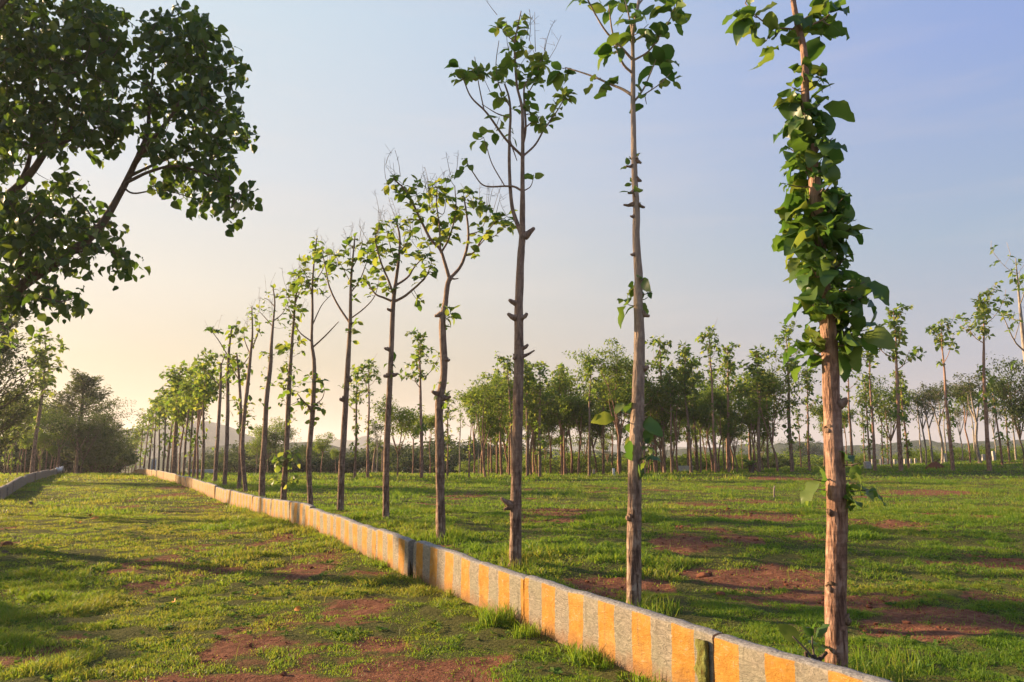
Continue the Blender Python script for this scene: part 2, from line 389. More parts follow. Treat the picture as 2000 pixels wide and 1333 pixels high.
t = NT('plain_kerb'); co = t.obj(); n2 = t.noise(30, 4, co, .7); n1 = t.noise(5, 4, co)
c = t.ramp(n2, [(.3, (.14, .12, .10)), (.7, (.34, .30, .25))]); c = t.mix(t.ramp(n1, [(.45, 0.), (.6, .5)]), c, (.30, .2, .09))
M['kerb_plain'] = t.done(t.bsdf(c, .85, .15, n2, .015, .9))
t = NT('mossy_stone'); co = t.obj((1, 1, .5)); n2 = t.noise(22, 5, co, .7)
M['moss'] = t.done(t.bsdf(t.ramp(n2, [(.3, (.10, .035, .015)), (.42, (.13, .12, .03)), (.6, (.2, .21, .06)), (.8, (.28, .27, .12))]), .9, .1, n2, .03, 1))
def slab(x0, y0, x1, y1, H, Th, mat, seed, stripe=None, name='kerb_slab', tilt=0., yaw=0., chip=.03, lowend=0.):
    rs = np.random.RandomState(seed)
    Ln = math.hypot(x1 - x0, y1 - y0); nx_ = max(6, int(Ln / (.045 if y0 < 14 else .12)))
    fr = [(0, -.3)] + [(0, z) for z in np.linspace(0, H - .025, 9)] + [(-.008, H - .006), (-.03, H), (-Th * .5, H + .003), (-Th + .02, H), (-Th, H - .02), (-Th, H * .5), (-Th, -.3)]
    fr = np.array(fr); k = len(fr); xs_ = np.linspace(0, Ln, nx_ + 1)
    V = np.zeros((nx_ + 1, k, 3)); V[..., 0] = xs_[:, None]; V[..., 1] = fr[None, :, 0]; V[..., 2] = fr[None, :, 1]
    sd_ = seed * 7 + 3; xx = V[..., 0]; zz = V[..., 2]
    V[..., 1] += .012 * (fbm(xx / .5 + sd_, zz / .4, 71) - .5) * 2 + .004 * (vnoise(xx / .06 + sd_, zz / .06, 72) - .5) * 2
    hv = .03 * (fbm(xs_ / .55 + sd_, xs_ * 0 + sd_, 73) - .5) + .014 * (fbm(xs_ / .09 + sd_, xs_ * 0, 74) - .5)
    hv -= chip * np.exp(-xs_ / .05) * rs.rand() + chip * np.exp(-(Ln - xs_) / .05) * rs.rand() + lowend * xs_ / Ln
    wt = np.clip(zz / H, 0, 1) ** 2
    V[..., 2] += hv[:, None] * wt
    V[..., 0] += (.012 * (fbm(zz / .15 + sd_, zz * 0 + xx, 75) - .5) * 2) * ((xx < .01) | (xx > Ln - .01))
    i = np.arange(nx_)[:, None]; j = np.arange(k - 1)[None]
    Qd = np.stack([i * k + j, (i + 1) * k + j, (i + 1) * k + j + 1, i * k + j + 1], -1).reshape(-1, 4)
    mb = MB(); st = (xs_ / .43 + (stripe if stripe is not None else 0))[:, None] * np.ones(k)
    mb.add(V.reshape(-1, 3), Qd, st.ravel())
    for e in (0, nx_):                                   # end caps
        c = V[e].mean(0); E = np.vstack([V[e], c]); idx = np.arange(k - 1)
        T = np.stack([idx, idx + 1, np.full(k - 1, k)], -1)
        if e: T = T[:, ::-1]
        mb.add(E, T, st[e, 0])
    o = mb.build(name, mat, attr='stripe', smooth=True)
    o.location = (x0, y0, tz(x0, y0) - .01)
    dz = tz(x1, y1) - tz(x0, y0)
    o.rotation_euler = (tilt, -math.atan2(dz, Ln), math.atan2(y1 - y0, x1 - x0) + yaw)
    return o
def zofx(px): return 4.08 / ((px - CX) / F + .55)
joints = [3.86] + [zofx(p) for p in (1372, 1021, 809, 741, 660, 612, 575, 538, 503, 473)]
while joints[-1] < 63: joints.append(joints[-1] + 1.75)
KL = ['yellow and grey striped kerb slab nearest the camera, running out of the frame', 'long striped kerb slab with a mossy green broken end',
      'striped kerb slab with a dark diagonal tree shadow across it', 'striped kerb slab with an orange end face beside an open gap',
      'striped kerb slab just beyond the slab with the open gap', 'broad beige striped kerb slab in front of the fifth kerbside tree',
      'short striped kerb slab in front of the sixth kerbside tree', 'short striped kerb slab in front of the seventh kerbside tree']
phase = {0: .23, 1: .605, 2: .373, 3: .7}
HS = [.445, .455, .45, .44, .41, .40]
for i in range(len(joints) - 1):
    a, b = joints[i], joints[i + 1]; rs = np.random.RandomState(100 + i)
    gap = .025 if i != 2 else .04
    b2 = b - gap
    off = .035 if i == 3 else 0
    o = slab(kerb_x(a) - off, a, kerb_x(b2) - off * .3, b2, (HS[i] if i < 6 else .40 + .018 * rs.randn()), .11, M['kerb'], 40 + i, phase.get(i, rs.rand()), tilt=R(rs.uniform(-3, 3)) * (i > 2), yaw=R(rs.uniform(-.5, .5)) * (i > 1), chip=.022)
    o['kind'] = 'thing'; tag(o, KL[i] if i < len(KL) else 'small striped kerb slab far down the right side of the grass track', 'kerb', 'striped kerb slabs along the right of the track')
    if i == 0:      # mossy broken end of the next slab, right at the joint
        pass
    if i == 1:
        mb = MB(); zz = np.linspace(-.1, .40, 14); rs2 = np.random.RandomState(3)
        l = .025 + .012 * rs2.randn(14).cumsum() * .4; r_ = .125 + .02 * rs2.randn(14)
        V = [];
        for z, p, q in zip(zz, np.abs(l), r_):
            for tt in np.linspace(0, 1, 7): V.append((p + (q - p) * tt, .022 - .0 * tt + .012 * math.sin(tt * 3.14) + .006 * rs2.randn(), z))
        i_ = np.arange(13)[:, None]; j_ = np.arange(6)[None]
        mb.add(V, np.stack([i_ * 7 + j_, (i_ + 1) * 7 + j_, (i_ + 1) * 7 + j_ + 1, i_ * 7 + j_ + 1], -1).reshape(-1, 4))
        c = mb.build('broken_end', M['moss'], o); c['label'] = 'mossy green broken end of the slab'
        md = c.modifiers.new('thick', 'SOLIDIFY'); md.thickness = .03
LW = [(-11.6, 16.3), (-13.75, 20.5), (-17.4, 27.3), (-21.25, 34.3), (-25.8, 43), (-30.4, 52), (-34.5, 59), (-37.4, 65)]
lw = catmull(LW, 30); 
for i in range(6, 29):
    a, b = lw[i], lw[i + 1] - (lw[i + 1] - lw[i]) * .015; rs = np.random.RandomState(300 + i)
    o = slab(b[0], b[1], a[0], a[1], .40 + .02 * rs.randn(), .12, M['kerb_plain'], 90 + i, name='kerb_slab', tilt=R(rs.uniform(-3, 3)), yaw=R(rs.uniform(-1, 1)), chip=.06)
    o['kind'] = 'thing'; tag(o, {6: 'shaded plain kerb slab at the left edge of the frame', 28: 'last plain kerb slab at the far end under the dark spreading tree'}.get(i, 'shaded plain grey kerb slab in the wall along the left of the track'), 'kerb', 'plain kerb slabs along the left of the track')
def lw_x(y): return np.interp(y, [p[1] for p in LW], [p[0] for p in LW])
# ------------------------------------------------------------------ grass (uncountable)
rs = np.random.RandomState(11)
def grass_pts(y0, y1, n, xl, xr):
    y = np.sqrt(rs.uniform(y0 ** 2, y1 ** 2, n)); x = rs.uniform(-1, 1, n) * (.70 * y + 1.2)
    return x, y
def blades(mb, x, y, hgt, wid, lean, seg):
    n = len(x); z = terr(x, y) - .012
    az = rs.uniform(0, 6.283, n); la = rs.uniform(0, 6.283, n); ln = np.abs(rs.randn(n)) * lean * hgt
    wx = np.cos(az) * wid; wy = np.sin(az) * wid; lx = np.cos(la) * ln; ly = np.sin(la) * ln
    P = np.stack([x, y, z], -1)
    W_ = np.stack([wx, wy, 0 * wx], -1) * .5; Ln_ = np.stack([lx, ly, 0 * lx], -1); H_ = np.stack([0 * hgt, 0 * hgt, hgt], -1)
    tint = np.clip(.5 + .21 * (x < kerb_x(y)) * sstep(4, 9, y) + 1.0 * (fbm(x / 1.3, y / 1.3, 81) - .5) + .22 * rs.randn(n), 0, 1)
    if seg == 2:
        V = np.stack([P - W_, P + W_, P + Ln_ * .35 + H_ * .6 - W_ * .8, P + Ln_ * .35 + H_ * .6 + W_ * .8, P + Ln_ + H_ * .95], 1)
        b = np.arange(n)[:, None] * 5
        mb.add(V.reshape(-1, 3), [b + np.array([0, 1, 3, 2]), b + np.array([2, 3, 4])], np.repeat(tint, 5))
    else:
        V = np.stack([P - W_, P + W_, P + Ln_ + H_], 1); b = np.arange(n)[:, None] * 3
        mb.add(V.reshape(-1, 3), b + np.array([0, 1, 2]), np.repeat(tint, 3))
gm = MB()
for y0, y1, n, h0, w0, lean, seg in [(3.6, 9, 520000, .040, .0072, 1.0, 2), (9, 18, 520000, .046, .0115, 1.0, 2), (18, 36, 300000, .055, .026, .8, 1), (36, 78, 240000, .07, .07, .7, 1)]:
    x, y = grass_pts(y0, y1, n, 0, 0)
    s_ = soil(x, y); cl = fbm(x / .28, y / .28, 91)
    fn = fbm(x / .09, y / .09, 93); keep = rs.rand(n) < np.clip(1.1 - 1.35 * s_, .07, 1) * (.55 + .45 * sstep(.3, .52, cl)) * (.5 + .5 * sstep(.35, .6, fn))
    kd = x - kerb_x(y); keep &= ~((kd > -.02) & (kd < .14))
    keep &= ~((x < lw_x(y) + .03) & (x > lw_x(y) - .16))
    x, y, cl, s_, kd = x[keep], y[keep], cl[keep], s_[keep], kd[keep]
    big = fbm(x / 1.8, y / 1.8, 95)
    hg = h0 * (.5 + 1.1 * sstep(.35, .75, cl)) * (.65 + .9 * sstep(.45, .7, big)) * rs.uniform(.5, 1.4, len(x)) * (1 - .55 * s_)
    edge = np.exp(-(np.abs(kd + .06) / .16) ** 2) + .6 * np.exp(-(np.abs(kd - .3) / .25) ** 2)
    hg = hg * (1 + 1.1 * edge * vnoise(x / .4, y / .4, 99)); hg = hg * np.where(kd > .3, 1.25, .95)
    blades(gm, x, y, hg, w0 * rs.uniform(.6, 1.4, len(x)), lean, seg)
for cx, cy, n, rad, hh in [(kerb_x(7.45) - .12, 7.35, 300, .16, .2), (kerb_x(7.0) - .1, 6.9, 160, .12, .14), (2.45, 5.7, 300, .3, .16), (1.4, 7.9, 300, .28, .15), (.1, 10.1, 260, .28, .15), (-1.1, 12.3, 260, .4, .18),
                           (kerb_x(6.2) - .1, 6.15, 120, .12, .15), (2.9, 6.1, 200, .3, .15)]:
    a = rs.rand(n) * 6.28; r_ = rad * np.sqrt(rs.rand(n))
    blades(gm, cx + r_ * np.cos(a), cy + r_ * np.sin(a), hh * rs.uniform(.4, 1.2, n), .008 * np.ones(n), .5, 2)
for q in range(90):
    cy = 4 + 26 * rs.rand() ** 1.6; sd_ = rs.choice([-.06, -.1, .2]); n = rs.randint(20, 60); a = rs.rand(n) * 6.28; r_ = rs.uniform(.05, .14) * np.sqrt(rs.rand(n)); X_ = kerb_x(cy) + sd_ + r_ * np.cos(a); Y_ = cy + r_ * np.sin(a); kk = (X_ < kerb_x(Y_) - .02) | (X_ > kerb_x(Y_) + .14)
    blades(gm, X_[kk], Y_[kk], rs.uniform(.05, .13) * rs.uniform(.5, 1.2, kk.sum()), .008 * np.ones(kk.sum()), .6, 2)
x, y = grass_pts(3.8, 20, 2600, 0, 0); kk = ((x < kerb_x(y) - .05) | (x > kerb_x(y) + .2)) & (fbm(x / 1.5, y / 1.5, 141) > .46); x, y = x[kk], y[kk]
blades(gm, x, y, rs.uniform(.07, .17, len(x)), .005 * np.ones(len(x)), .45, 2)
tag(gm.build('grass', M['grass']), 'short green grass with worn patches over track and field', 'grass', kind='stuff')
# broad-leaved ground weeds between the grass
wm = MB(); n = 3800
x, y = grass_pts(3.8, 15, n, 0, 0); cl = fbm(x / .9, y / .9, 121); kd = x - kerb_x(y)
k = (cl > .48) & (soil(x, y) < .45) & ((kd < -.08) | (kd > .2)); x, y = x[k], y[k]
for a, b in zip(x, y):
    rosette(wm, np.array([a, b, tz(a, b) + .02]), (0, 0, 1), rs.randint(5, 10), rs.uniform(.025, .055), rs, rows=2, lo=40, hi=85, aspect=.7, bend=(.2, .9))
tag(wm.build('ground_weeds', M['weed']), 'low broad-leaved weeds scattered through the grass', 'weeds', kind='stuff')
# clods of red earth
cm = MB(); n = 14000; x, y = grass_pts(4, 26, n, 0, 0); k = (soil(x, y) > .42); x, y = x[k], y[k]
kd = x - kerb_x(y); k = (kd < -.1) | (kd > .2); x, y = x[k], y[k]
ico = np.array([(0, 0, 1), (.89, 0, .45), (.28, .85, .45), (-.72, .53, .45), (-.72, -.53, .45), (.28, -.85, .45), (.72, .53, -.45), (-.28, .85, -.45), (-.89, 0, -.45), (-.28, -.85, -.45), (.72, -.53, -.45), (0, 0, -1)])
icf = np.array([(0,1,2),(0,2,3),(0,3,4),(0,4,5),(0,5,1),(1,6,2),(2,7,3),(3,8,4),(4,9,5),(5,10,1),(6,7,2),(7,8,3),(8,9,4),(9,10,5),(10,6,1),(11,7,6),(11,8,7),(11,9,8),(11,10,9),(11,6,10)])
big = sstep(.5, .75, fbm(x / 1.2, y / 1.2, 131)); n = len(x)
r_ = .006 + .014 * rs.rand(n) ** 3 + .03 * big * rs.rand(n) ** 5
V = ico[None] * rs.uniform(.6, 1.35, (n, 12, 1)) * r_[:, None, None] * np.array([1.2, 1, .75]); V += np.stack([x, y, terr(x, y) + r_ * .2], -1)[:, None]
cm.add(V.reshape(-1, 3), (np.arange(n)[:, None, None] * 12 + icf[None]).reshape(-1, 3), np.repeat(rs.rand(n), 12))
t = NT('red_earth'); rr_ = t.attr('rnd'); n1 = t.noise(40, 4, t.obj(), .7)
M['earth'] = t.done(t.bsdf(t.mix(.5, t.ramp(rr_, [(0, (.11, .04, .022)), (1, (.26, .105, .06))]), t.ramp(n1, [(.3, (.10, .036, .02)), (.7, (.28, .115, .065))])), .95, .05, n1, .01, .8))
tag(cm.build('soil_clods', M['earth'], smooth=False), 'crumbs and clods of red earth on the bare patches', 'soil', kind='stuff')
# ------------------------------------------------------------------ hills
def hill(name, prof, y, depth, amp, seed, base=-8, step=6, bump=3.0):
    """ridge seen at distance y: prof = photo pixels along its crest"""
    pts = [at(px, py, y) for px, py in prof]
    px_ = np.array([p[0] for p in pts]); pz = np.array([p[2] for p in pts])
    xs_ = np.arange(px_[0], px_[-1] + .1, step); us = np.linspace(0, 1, 26)
    X_, U_ = np.meshgrid(xs_, us); crest = np.interp(xs_, px_, pz)[None]
    shape = np.sin(np.pi * np.clip(U_ * 1.15, 0, 1)) ** .8
    Y_ = y + (U_ - .435) * depth
    Z_ = base + (crest - base) * shape
    Z_ = Z_ + (fbm(X_ / amp, Y_ / amp, seed) - .5) * bump * shape + (vnoise(X_ / step / 1.3, Y_ / step / 1.3, seed + 5) - .5) * bump * .5 * shape
    n0, n1 = X_.shape; ids = np.arange(n0 * n1).reshape(n0, n1)
    mb = MB(); mb.add(np.stack([X_, Y_, Z_], -1).reshape(-1, 3), np.stack([ids[:-1, :-1], ids[:-1, 1:], ids[1:, 1:], ids[1:, :-1]], -1).reshape(-1, 4))
    return tag(mb.build(name, M['hill']), kind='structure')
t = NT('wooded_hill'); co = t.obj(); n1 = t.noise(.12, 6, co, .7)
M['hill'] = t.done(t.bsdf(t.ramp(n1, [(.35, (.03, .045, .02)), (.6, (.06, .075, .03)), (.75, (.12, .1, .06))]), .95, .05, n1, 4, 1))
hill('hill', [(120, 900), (200, 878), (255, 850), (300, 835), (345, 829), (385, 822), (420, 826), (450, 842), (490, 856), (530, 866), (580, 880), (680, 893)], 900, 420, 40, 1)
hill('distant_hill', [(330, 893), (500, 875), (580, 864), (640, 866), (660, 858), (700, 862), (716, 851), (740, 862), (800, 872), (900, 866), (1000, 871), (1100, 862), (1200, 868), (1300, 872), (1420, 876), (1500, 882)], 1500, 400, 80, 2, step=10)
hill('wooded_ridge', [(1150, 892), (1300, 880), (1420, 876), (1520, 868), (1570, 866), (1640, 872), (1720, 870), (1800, 866), (1900, 865), (2000, 862), (2150, 858), (2400, 870)], 520, 220, 25, 3, step=3.2, bump=5)
hill('wooded_ridge', [(330, 895), (430, 872), (520, 876), (600, 868), (700, 876), (800, 880), (900, 878), (1000, 882), (1150, 880), (1250, 890)], 420, 160, 22, 4, step=2.6, bump=4)
# ------------------------------------------------------------------ air
hz = MB(); bx = np.array([(x, y, z) for x in (-2400, 2400) for y in (-70, 2500) for z in (-10, 62)], float)
hz.add(bx, np.array([(0, 1, 3, 2), (4, 6, 7, 5), (0, 4, 5, 1), (2, 3, 7, 6), (0, 2, 6, 4), (1, 5, 7, 3)]))
t = NT('air'); v = t.n('ShaderNodeVolumePrincipled'); v.inputs['Color'].default_value = (.92, .93, 1, 1); v.inputs['Density'].default_value = .0004; v.inputs['Anisotropy'].default_value = .35
t.l(v.outputs[0], t.out.inputs['Volume']); M['air'] = t.m
tag(hz.build('haze', M['air'], smooth=False), 'thin warm evening haze in the air', 'haze', kind='stuff')
# ================================================================== trees
def kerb_tree(Y, trunk, limbs, cl, lsize, label, bark='bark', leaf='teak', seed=0, rows=5, sprouts=(), stubs=(), lw_=.4, stalks=0, sides=14, depth=.55,
              jit=.05, name='teak_tree', group='teak trees standing along the kerb', tw=1.0, cat='tree', leafkw={}):
    rs = np.random.RandomState(seed + 500); mpx = Y / F / CP
    TP = np.array([at(p[0], p[1], Y) for p in trunk]); base = TP[0].copy(); base[2] = tz(base[0], Y)
    TP[0, 2] = base[2] - .05
    TP[1:, 1] += np.cumsum(rs.randn(len(TP) - 1) * .02)
    rad = np.array([p[2] * mpx / 2 for p in trunk])
    root = empty(name, base); tag(root, label, cat, group)
    TP[0, 2] = base[2]; flare = np.vstack([TP[0] + [0, 0, -.12], TP[0] + [0, 0, .02], TP[1] * .12 + TP[0] * .88, TP[1:]]); fr = np.concatenate([[rad[0] * 1.3, rad[0] * 1.16, rad[0] * 1.02], rad[1:]])
    mb = MB(); C, rr = tube(mb, flare, fr, sides, m=max(30, int(np.linalg.norm(TP[-1] - TP[0]) / .07) if Y < 14 else 40), jit=jit, seed=seed)
    samples = [(C[i], rr[i]) for i in range(len(C) // 4, len(C))]
    trunk_o = mb.build('trunk', M[bark], root, origin=base)
    for li, lb in enumerate(limbs):
        k = rs.choice([-1, 1]) * rs.uniform(.25, 1) * depth; 
        pts = [at(p[0], p[1], Y) for p in lb]; x0 = pts[0]
        j = np.argmin(((np.array([s[0] for s in samples]) - x0)[:, [0, 2]] ** 2).sum(1)); s0 = samples[j]
        pts = [p + np.array([0, (s0[0][1] - Y) + k * math.hypot(p[0] - x0[0], .5 * (p[2] - x0[2])), 0]) for p in pts]; pts[0] = s0[0]
        r0 = min(s0[1] * .72, (lb[0][2] if len(lb[0]) > 2 else 7) * mpx / 2 * (1 if len(lb[0]) > 2 else lw_ * 1.6))
        r1 = max(r0 * .4, .0045)
        m2 = MB(); C2, r2 = tube(m2, pts, np.linspace(r0, r1, len(pts)), 8, m=len(pts) * 5, jit=jit * .7, seed=seed + li)
        samples += [(C2[i], r2[i]) for i in range(1, len(C2))]
        m2.build('limb', M[bark if len(lb[0]) > 2 else ('bark_pale' if bark == 'bark_pale' else bark)], root, origin=base)
    SP = np.array([s[0] for s in samples]); SR = np.array([s[1] for s in samples])
    lf = MB(); tg = lf; lsize = lsize * (1.18 if Y > 9 else 1.1)
    for c in cl:
        p = at(c[0], c[1], Y); d2 = ((SP - p)[:, [0, 2]] ** 2).sum(1); j = np.argmin(d2); q = SP[j]; dist = math.sqrt(d2[j])
        n = (c[2] if len(c) > 2 else 4) + (Y > 9); sz = lsize * (c[3] if len(c) > 3 else 1)
        p = p + np.array([0, q[1] - Y + rs.randn() * (.25 * dist + .35 * lsize), 0])
        st = q - unit(p - q) * SR[j] * .3
        mid = (st + p) / 2 + np.array([0, 0, -.12 * dist])
        tg.mi = 1; tube(tg, [st, mid, p], [min(.009, .004 + dist * .01), .005, .0035], 5, m=5); tg.mi = 0
        ax = unit(p - q + np.array([0, 0, .12 + .4 * dist])) if dist > .02 else np.array([0, 0, 1.])
        rosette(lf, p, ax, n, sz, rs, rows=rows, spread=.5, **leafkw)
    # flowering stalks left over above the crown
    tg.mi = 1
    if stalks:
        top = sorted(cl, key=lambda c: c[1])[:max(4, int(len(cl) * .6))]
        for k in range(stalks):
            c = top[rs.randint(len(top))]; p = at(c[0] + rs.randn() * 5, c[1], Y); q = SP[np.argmin(((SP - p)[:, [0, 2]] ** 2).sum(1))]
            p[1] = q[1] + rs.randn() * .2; h = rs.uniform(.25, .55) * (1 if Y > 9 else .7); dx = rs.randn(3) * .12; dx[2] = h
            tube(tg, [p, p + dx * .5 + rs.randn(3) * .02, p + dx], [.005, .0035, .0025], 4, m=4)
            for b in range(4):
                a = p + dx * rs.uniform(.5, 1); e = a + rs.randn(3) * .06 + [0, 0, .04]
                tube(tg, [a, e], [.0025, .002], 3, m=2)
    tg.mi = 0
    # short leafy shoots on the trunk: (y_top, y_bottom, number, reach)
    for (ya, yb, n, reach, nl) in sprouts:
        sm = lf; ss = lf
        for k in range(n):
            y = ya + (yb - ya) * (k + rs.rand()) / n
            zt = at(0, y, Y)[2]; j = np.argmin(np.abs(C[:, 2] - zt)); a = rs.rand() * 6.28
            d = unit(np.array([math.cos(a), math.sin(a), rs.uniform(.1, .9)])); Lr = reach * rs.uniform(.3, 1.1)
            s0 = C[j] + d * [1, 1, 0] * rr[j] * .8; e = s0 + d * Lr
            ss.mi = 1; tube(ss, [s0, s0 + d * Lr * .5 + [0, 0, -.01], e], [.007, .005, .004], 5, m=4); ss.mi = 0
            rosette(sm, e, d, rs.randint(max(1, nl - 1), nl + 2), lsize * rs.choice([.35, .5, .75, 1., 1.1]), rs, rows=rows, spread=.6, lo=35, hi=95, **leafkw)
    if lf.n: lf.build('crown', [M[leaf], M['stalk']], root, origin=base)
    for (px, py, dx, dy, w) in stubs:                     # broken branch stubs
        m3 = MB(); a = at(px, py, Y); j = np.argmin(np.abs(C[:, 2] - a[2])); a = C[j] + np.array([np.sign(dx) * rr[j] * .6, -rr[j] * .3, 0])
        e = a + np.array([dx * mpx, -.02, -dy * mpx]); tube(m3, [a, (a + e) / 2 + [0, 0, -.01], e], [w * mpx * .8, w * mpx * .55, w * mpx * .32], 7, m=7, jit=.15, seed=int(px + py))
        m3.build('branch_stub', M['bark'], trunk_o, origin=base)
    return root
def sprout_scale(y, ya, yb): return 1.0
D = []
# --- first tree: trunk wrapped in big leaves
kerb_tree(5.8, [(1634,1290,40),(1632,1150,38),(1631,1000,37),(1628,880,34),(1625,760,32),(1617,670,31),(1607,590,28),(1600,510,26),(1592,400,24),(1585,300,22),(1575,200,17),(1571,105,14),(1560,37,12),(1550,-15,11),(1535,-120,9),(1528,-230,6)],
  [[(1571,50),(1545,47),(1515,35),(1488,8),(1470,-20)],[(1566,45),(1585,20),(1605,5),(1630,-15)],[(1571,52),(1595,48),(1612,40)],[(1548,-30),(1500,-80),(1470,-150)],[(1545,-60),(1590,-120),(1620,-190)],[(1538,-110),(1510,-180)]],
  [(1515,50,4),(1523,60,3),(1478,20,4),(1490,8,3),(1466,-2,3),(1612,45,3),(1610,65,2),(1590,42,2),(1622,10,5),(1640,4,4),(1600,8,3),(1470,-40,4),(1640,-30,5),(1500,-70,5),(1470,-150,6),(1620,-190,6),(1590,-120,5),(1510,-190,6),(1530,-240,8),(1560,-80,4),
   (1662,605,4,1.05),(1676,650,4,1.1),(1655,640,3,1.2),(1575,665,3,.9),(1580,690,2,.9),(1660,565,3,1.0),(1640,655,2,1.1),(1650,930,2,.9),(1672,940,3,.9),(1682,955,2,.8),(1600,935,2,.9),(1590,955,2,.8),(1655,905,2,1.0),(1645,965,2,.8),(1572,935,1,.8)],
  .21, 'nearest teak tree by the kerb, its upper trunk wrapped in big green leaves', bark='bark_red', leaf='teak_dark', seed=1, rows=7, leafkw=dict(wave=.085, fold=.35, bend=(.3, 1.7)), sprouts=[(160,300,19,.14,4),(300,420,22,.18,4),(420,560,36,.22,5),(575,690,22,.24,5)], stubs=[(1616,995,-8,-2,14),(1645,800,14,-10,16),(1616,845,-6,3,14),(1625,1128,-4,4,15),(1645,1190,10,6,18)], depth=.8, jit=.045, stalks=0, sides=20)
# --- second tree
kerb_tree(7.97, [(1237,1168,27),(1239,1050,27),(1240,900,26),(1247,760,24),(1250,660,21),(1247,580,18),(1248,540,17),(1243,472,15),(1243,414,14),(1240,340,12),(1239,270,11),(1239,193,10),(1239,112,8),(1238,58,7),(1247,10,6),(1258,-60,5),(1262,-130,4)],
  [[(1239,180,7),(1222,162),(1200,145),(1158,112),(1112,82)],[(1235,142,6),(1215,118),(1195,70),(1186,22)],[(1238,110,7),(1215,92),(1180,68),(1150,30),(1128,-5)],[(1244,197,5),(1262,160),(1275,130),(1292,88)],[(1243,182,6),(1270,165),(1300,138),(1328,105)],[(1243,110,5),(1268,98),(1292,68),(1310,40)],
   [(1236,60,5),(1233,20),(1225,-40)],[(1250,0,5),(1285,-50),(1310,-100)]],
  [(1103,68,4),(1112,72,3),(1165,120,3),(1185,97,4,1.1),(1190,135,2),(1208,138,2),(1183,150,2),(1186,24,3),(1138,16,4),(1125,-5,4),(1195,100,3),(1225,60,3,1.2),(1238,45,4,1.3),(1250,20,3,1.2),(1262,62,4,1.3),(1290,15,4,1.3),(1312,18,4,1.3),(1316,40,4,1.1),(1285,62,3,1.3),(1296,85,4,1.3),(1310,92,4,1.1),(1335,108,4,.9),(1250,165,2),(1272,180,1),(1300,140,2,.5),(1280,158,2,.6),(1275,70,2),(1230,20,3),
   (1225,-40,5),(1310,-100,5),(1262,-140,7),(1280,-50,4),(1220,-10,3),(1200,812,2,1.2),(1222,808,2,1.2),(1236,838,2,1.1),(1266,803,2,1.2),(1265,870,2,.6),(1240,890,2,.6),(1270,890,2,.7),(1255,905,2,.6)],
  .2, 'tall slender teak tree with pale upper trunk, second along the kerb', bark='bark_two', leaf='teak_dark', seed=2, rows=5, sprouts=[(300,330,3,.1,1),(355,400,3,.1,2),(548,600,7,.13,2),(870,910,4,.15,2)],
  stubs=[(1243,310,10,8,7),(1243,325,-14,2,5),(1243,345,9,8,6),(1240,375,-12,5,6),(1243,398,-22,3,6),(1247,395,12,8,6),(1245,420,-9,1,5),(1245,490,-9,2,6),(1252,608,14,8,8),(1258,715,10,-4,10),(1235,1020,-8,2,12)], depth=.7, sides=18)
# --- third tree
kerb_tree(10.2, [(1006,1091,23),(1008,983,21),(1011,824,20),(1014,696,19),(1013,600,17),(1017,505,15),(1020,458,13),(1021,360,9),(1021,299,8),(1021,234,6.5),(1019,198,6),(1010,160,5),(1006,108,4.5),(1006,72,4),(1012,40,3),(1018,15,2)],
  [[(1015,462,9),(1006,420),(999,389),(995,324),(995,252),(997,202),(994,165),(985,135)],[(1020,366,5),(1005,359),(988,356),(945,351),(923,324),(905,293)],[(986,355,4),(961,310),(950,275),(943,252)],[(1018,299,6),(988,274),(952,234),(923,212),(909,184)],[(948,228,4),(936,176),(928,120)],[(996,207,4),(970,198),(939,176)],
   [(1022,299,5),(1046,274),(1064,241),(1089,202),(1103,176)],[(1066,238,3.5),(1078,215),(1091,180)],[(1025,280,6),(1027,240),(1024,162),(1038,137),(1060,100)],[(1022,374,3),(1036,362),(1042,347)],[(1022,250,3.5),(1045,232),(1056,226)],[(1006,75,3.5),(992,58),(978,36)],[(1024,180,4),(1045,150),(1056,112)],[(997,260,4),(1010,300)],[(995,190,3),(975,150),(968,110),(974,65)]],
  [(968,31,5),(982,32,4),(1004,42,2),(1022,24,5),(1012,54,4),(1020,74,4),(1031,72,3),(997,87,4),(990,101,4),(978,108,4),(968,120,3),(974,136,3),(990,122,4),(1003,102,3),(1046,98,5),(1060,92,4),(1066,100,3),(1056,114,4),(1035,104,3),(1045,122,4),(1028,135,4),(1040,146,4),(1052,140,3),(1014,125,3),(1018,142,3),(976,162,4),(978,172,2),(1002,185,3),(1040,180,4),(1056,163,4),(1036,208,4),(1042,212,2),(1004,237,2),(966,256,3),(976,245,2),
   (902,164,6),(914,176,4),(893,173,3),(912,152,4),(930,158,6),(938,150,4),(948,142,5),(922,150,4),(935,135,2),(1108,160,5),(1103,155,3),(1117,160,3),(1083,170,2),(1090,195,2),(1070,216,4),(1056,236,4,1.1),(1052,228,2),(930,249,2),(942,252,2),(899,305,2,1.25),(911,298,2,1.1),(1042,340,2,1.1)],
  .155, 'tall fork-topped teak tree with a stub-studded trunk, third along the kerb', bark='bark', seed=3, rows=4, sprouts=[],
  stubs=[(1018,462,20,-18,11),(1005,597,-14,-6,9),(1005,628,-16,-8,10),(1018,628,12,-8,9),(1020,682,12,-6,7),(1020,702,24,-12,5),(1005,705,-6,4,9),(998,985,-22,-14,10),(1000,990,-16,6,8)], depth=.6, stalks=14, sides=16)
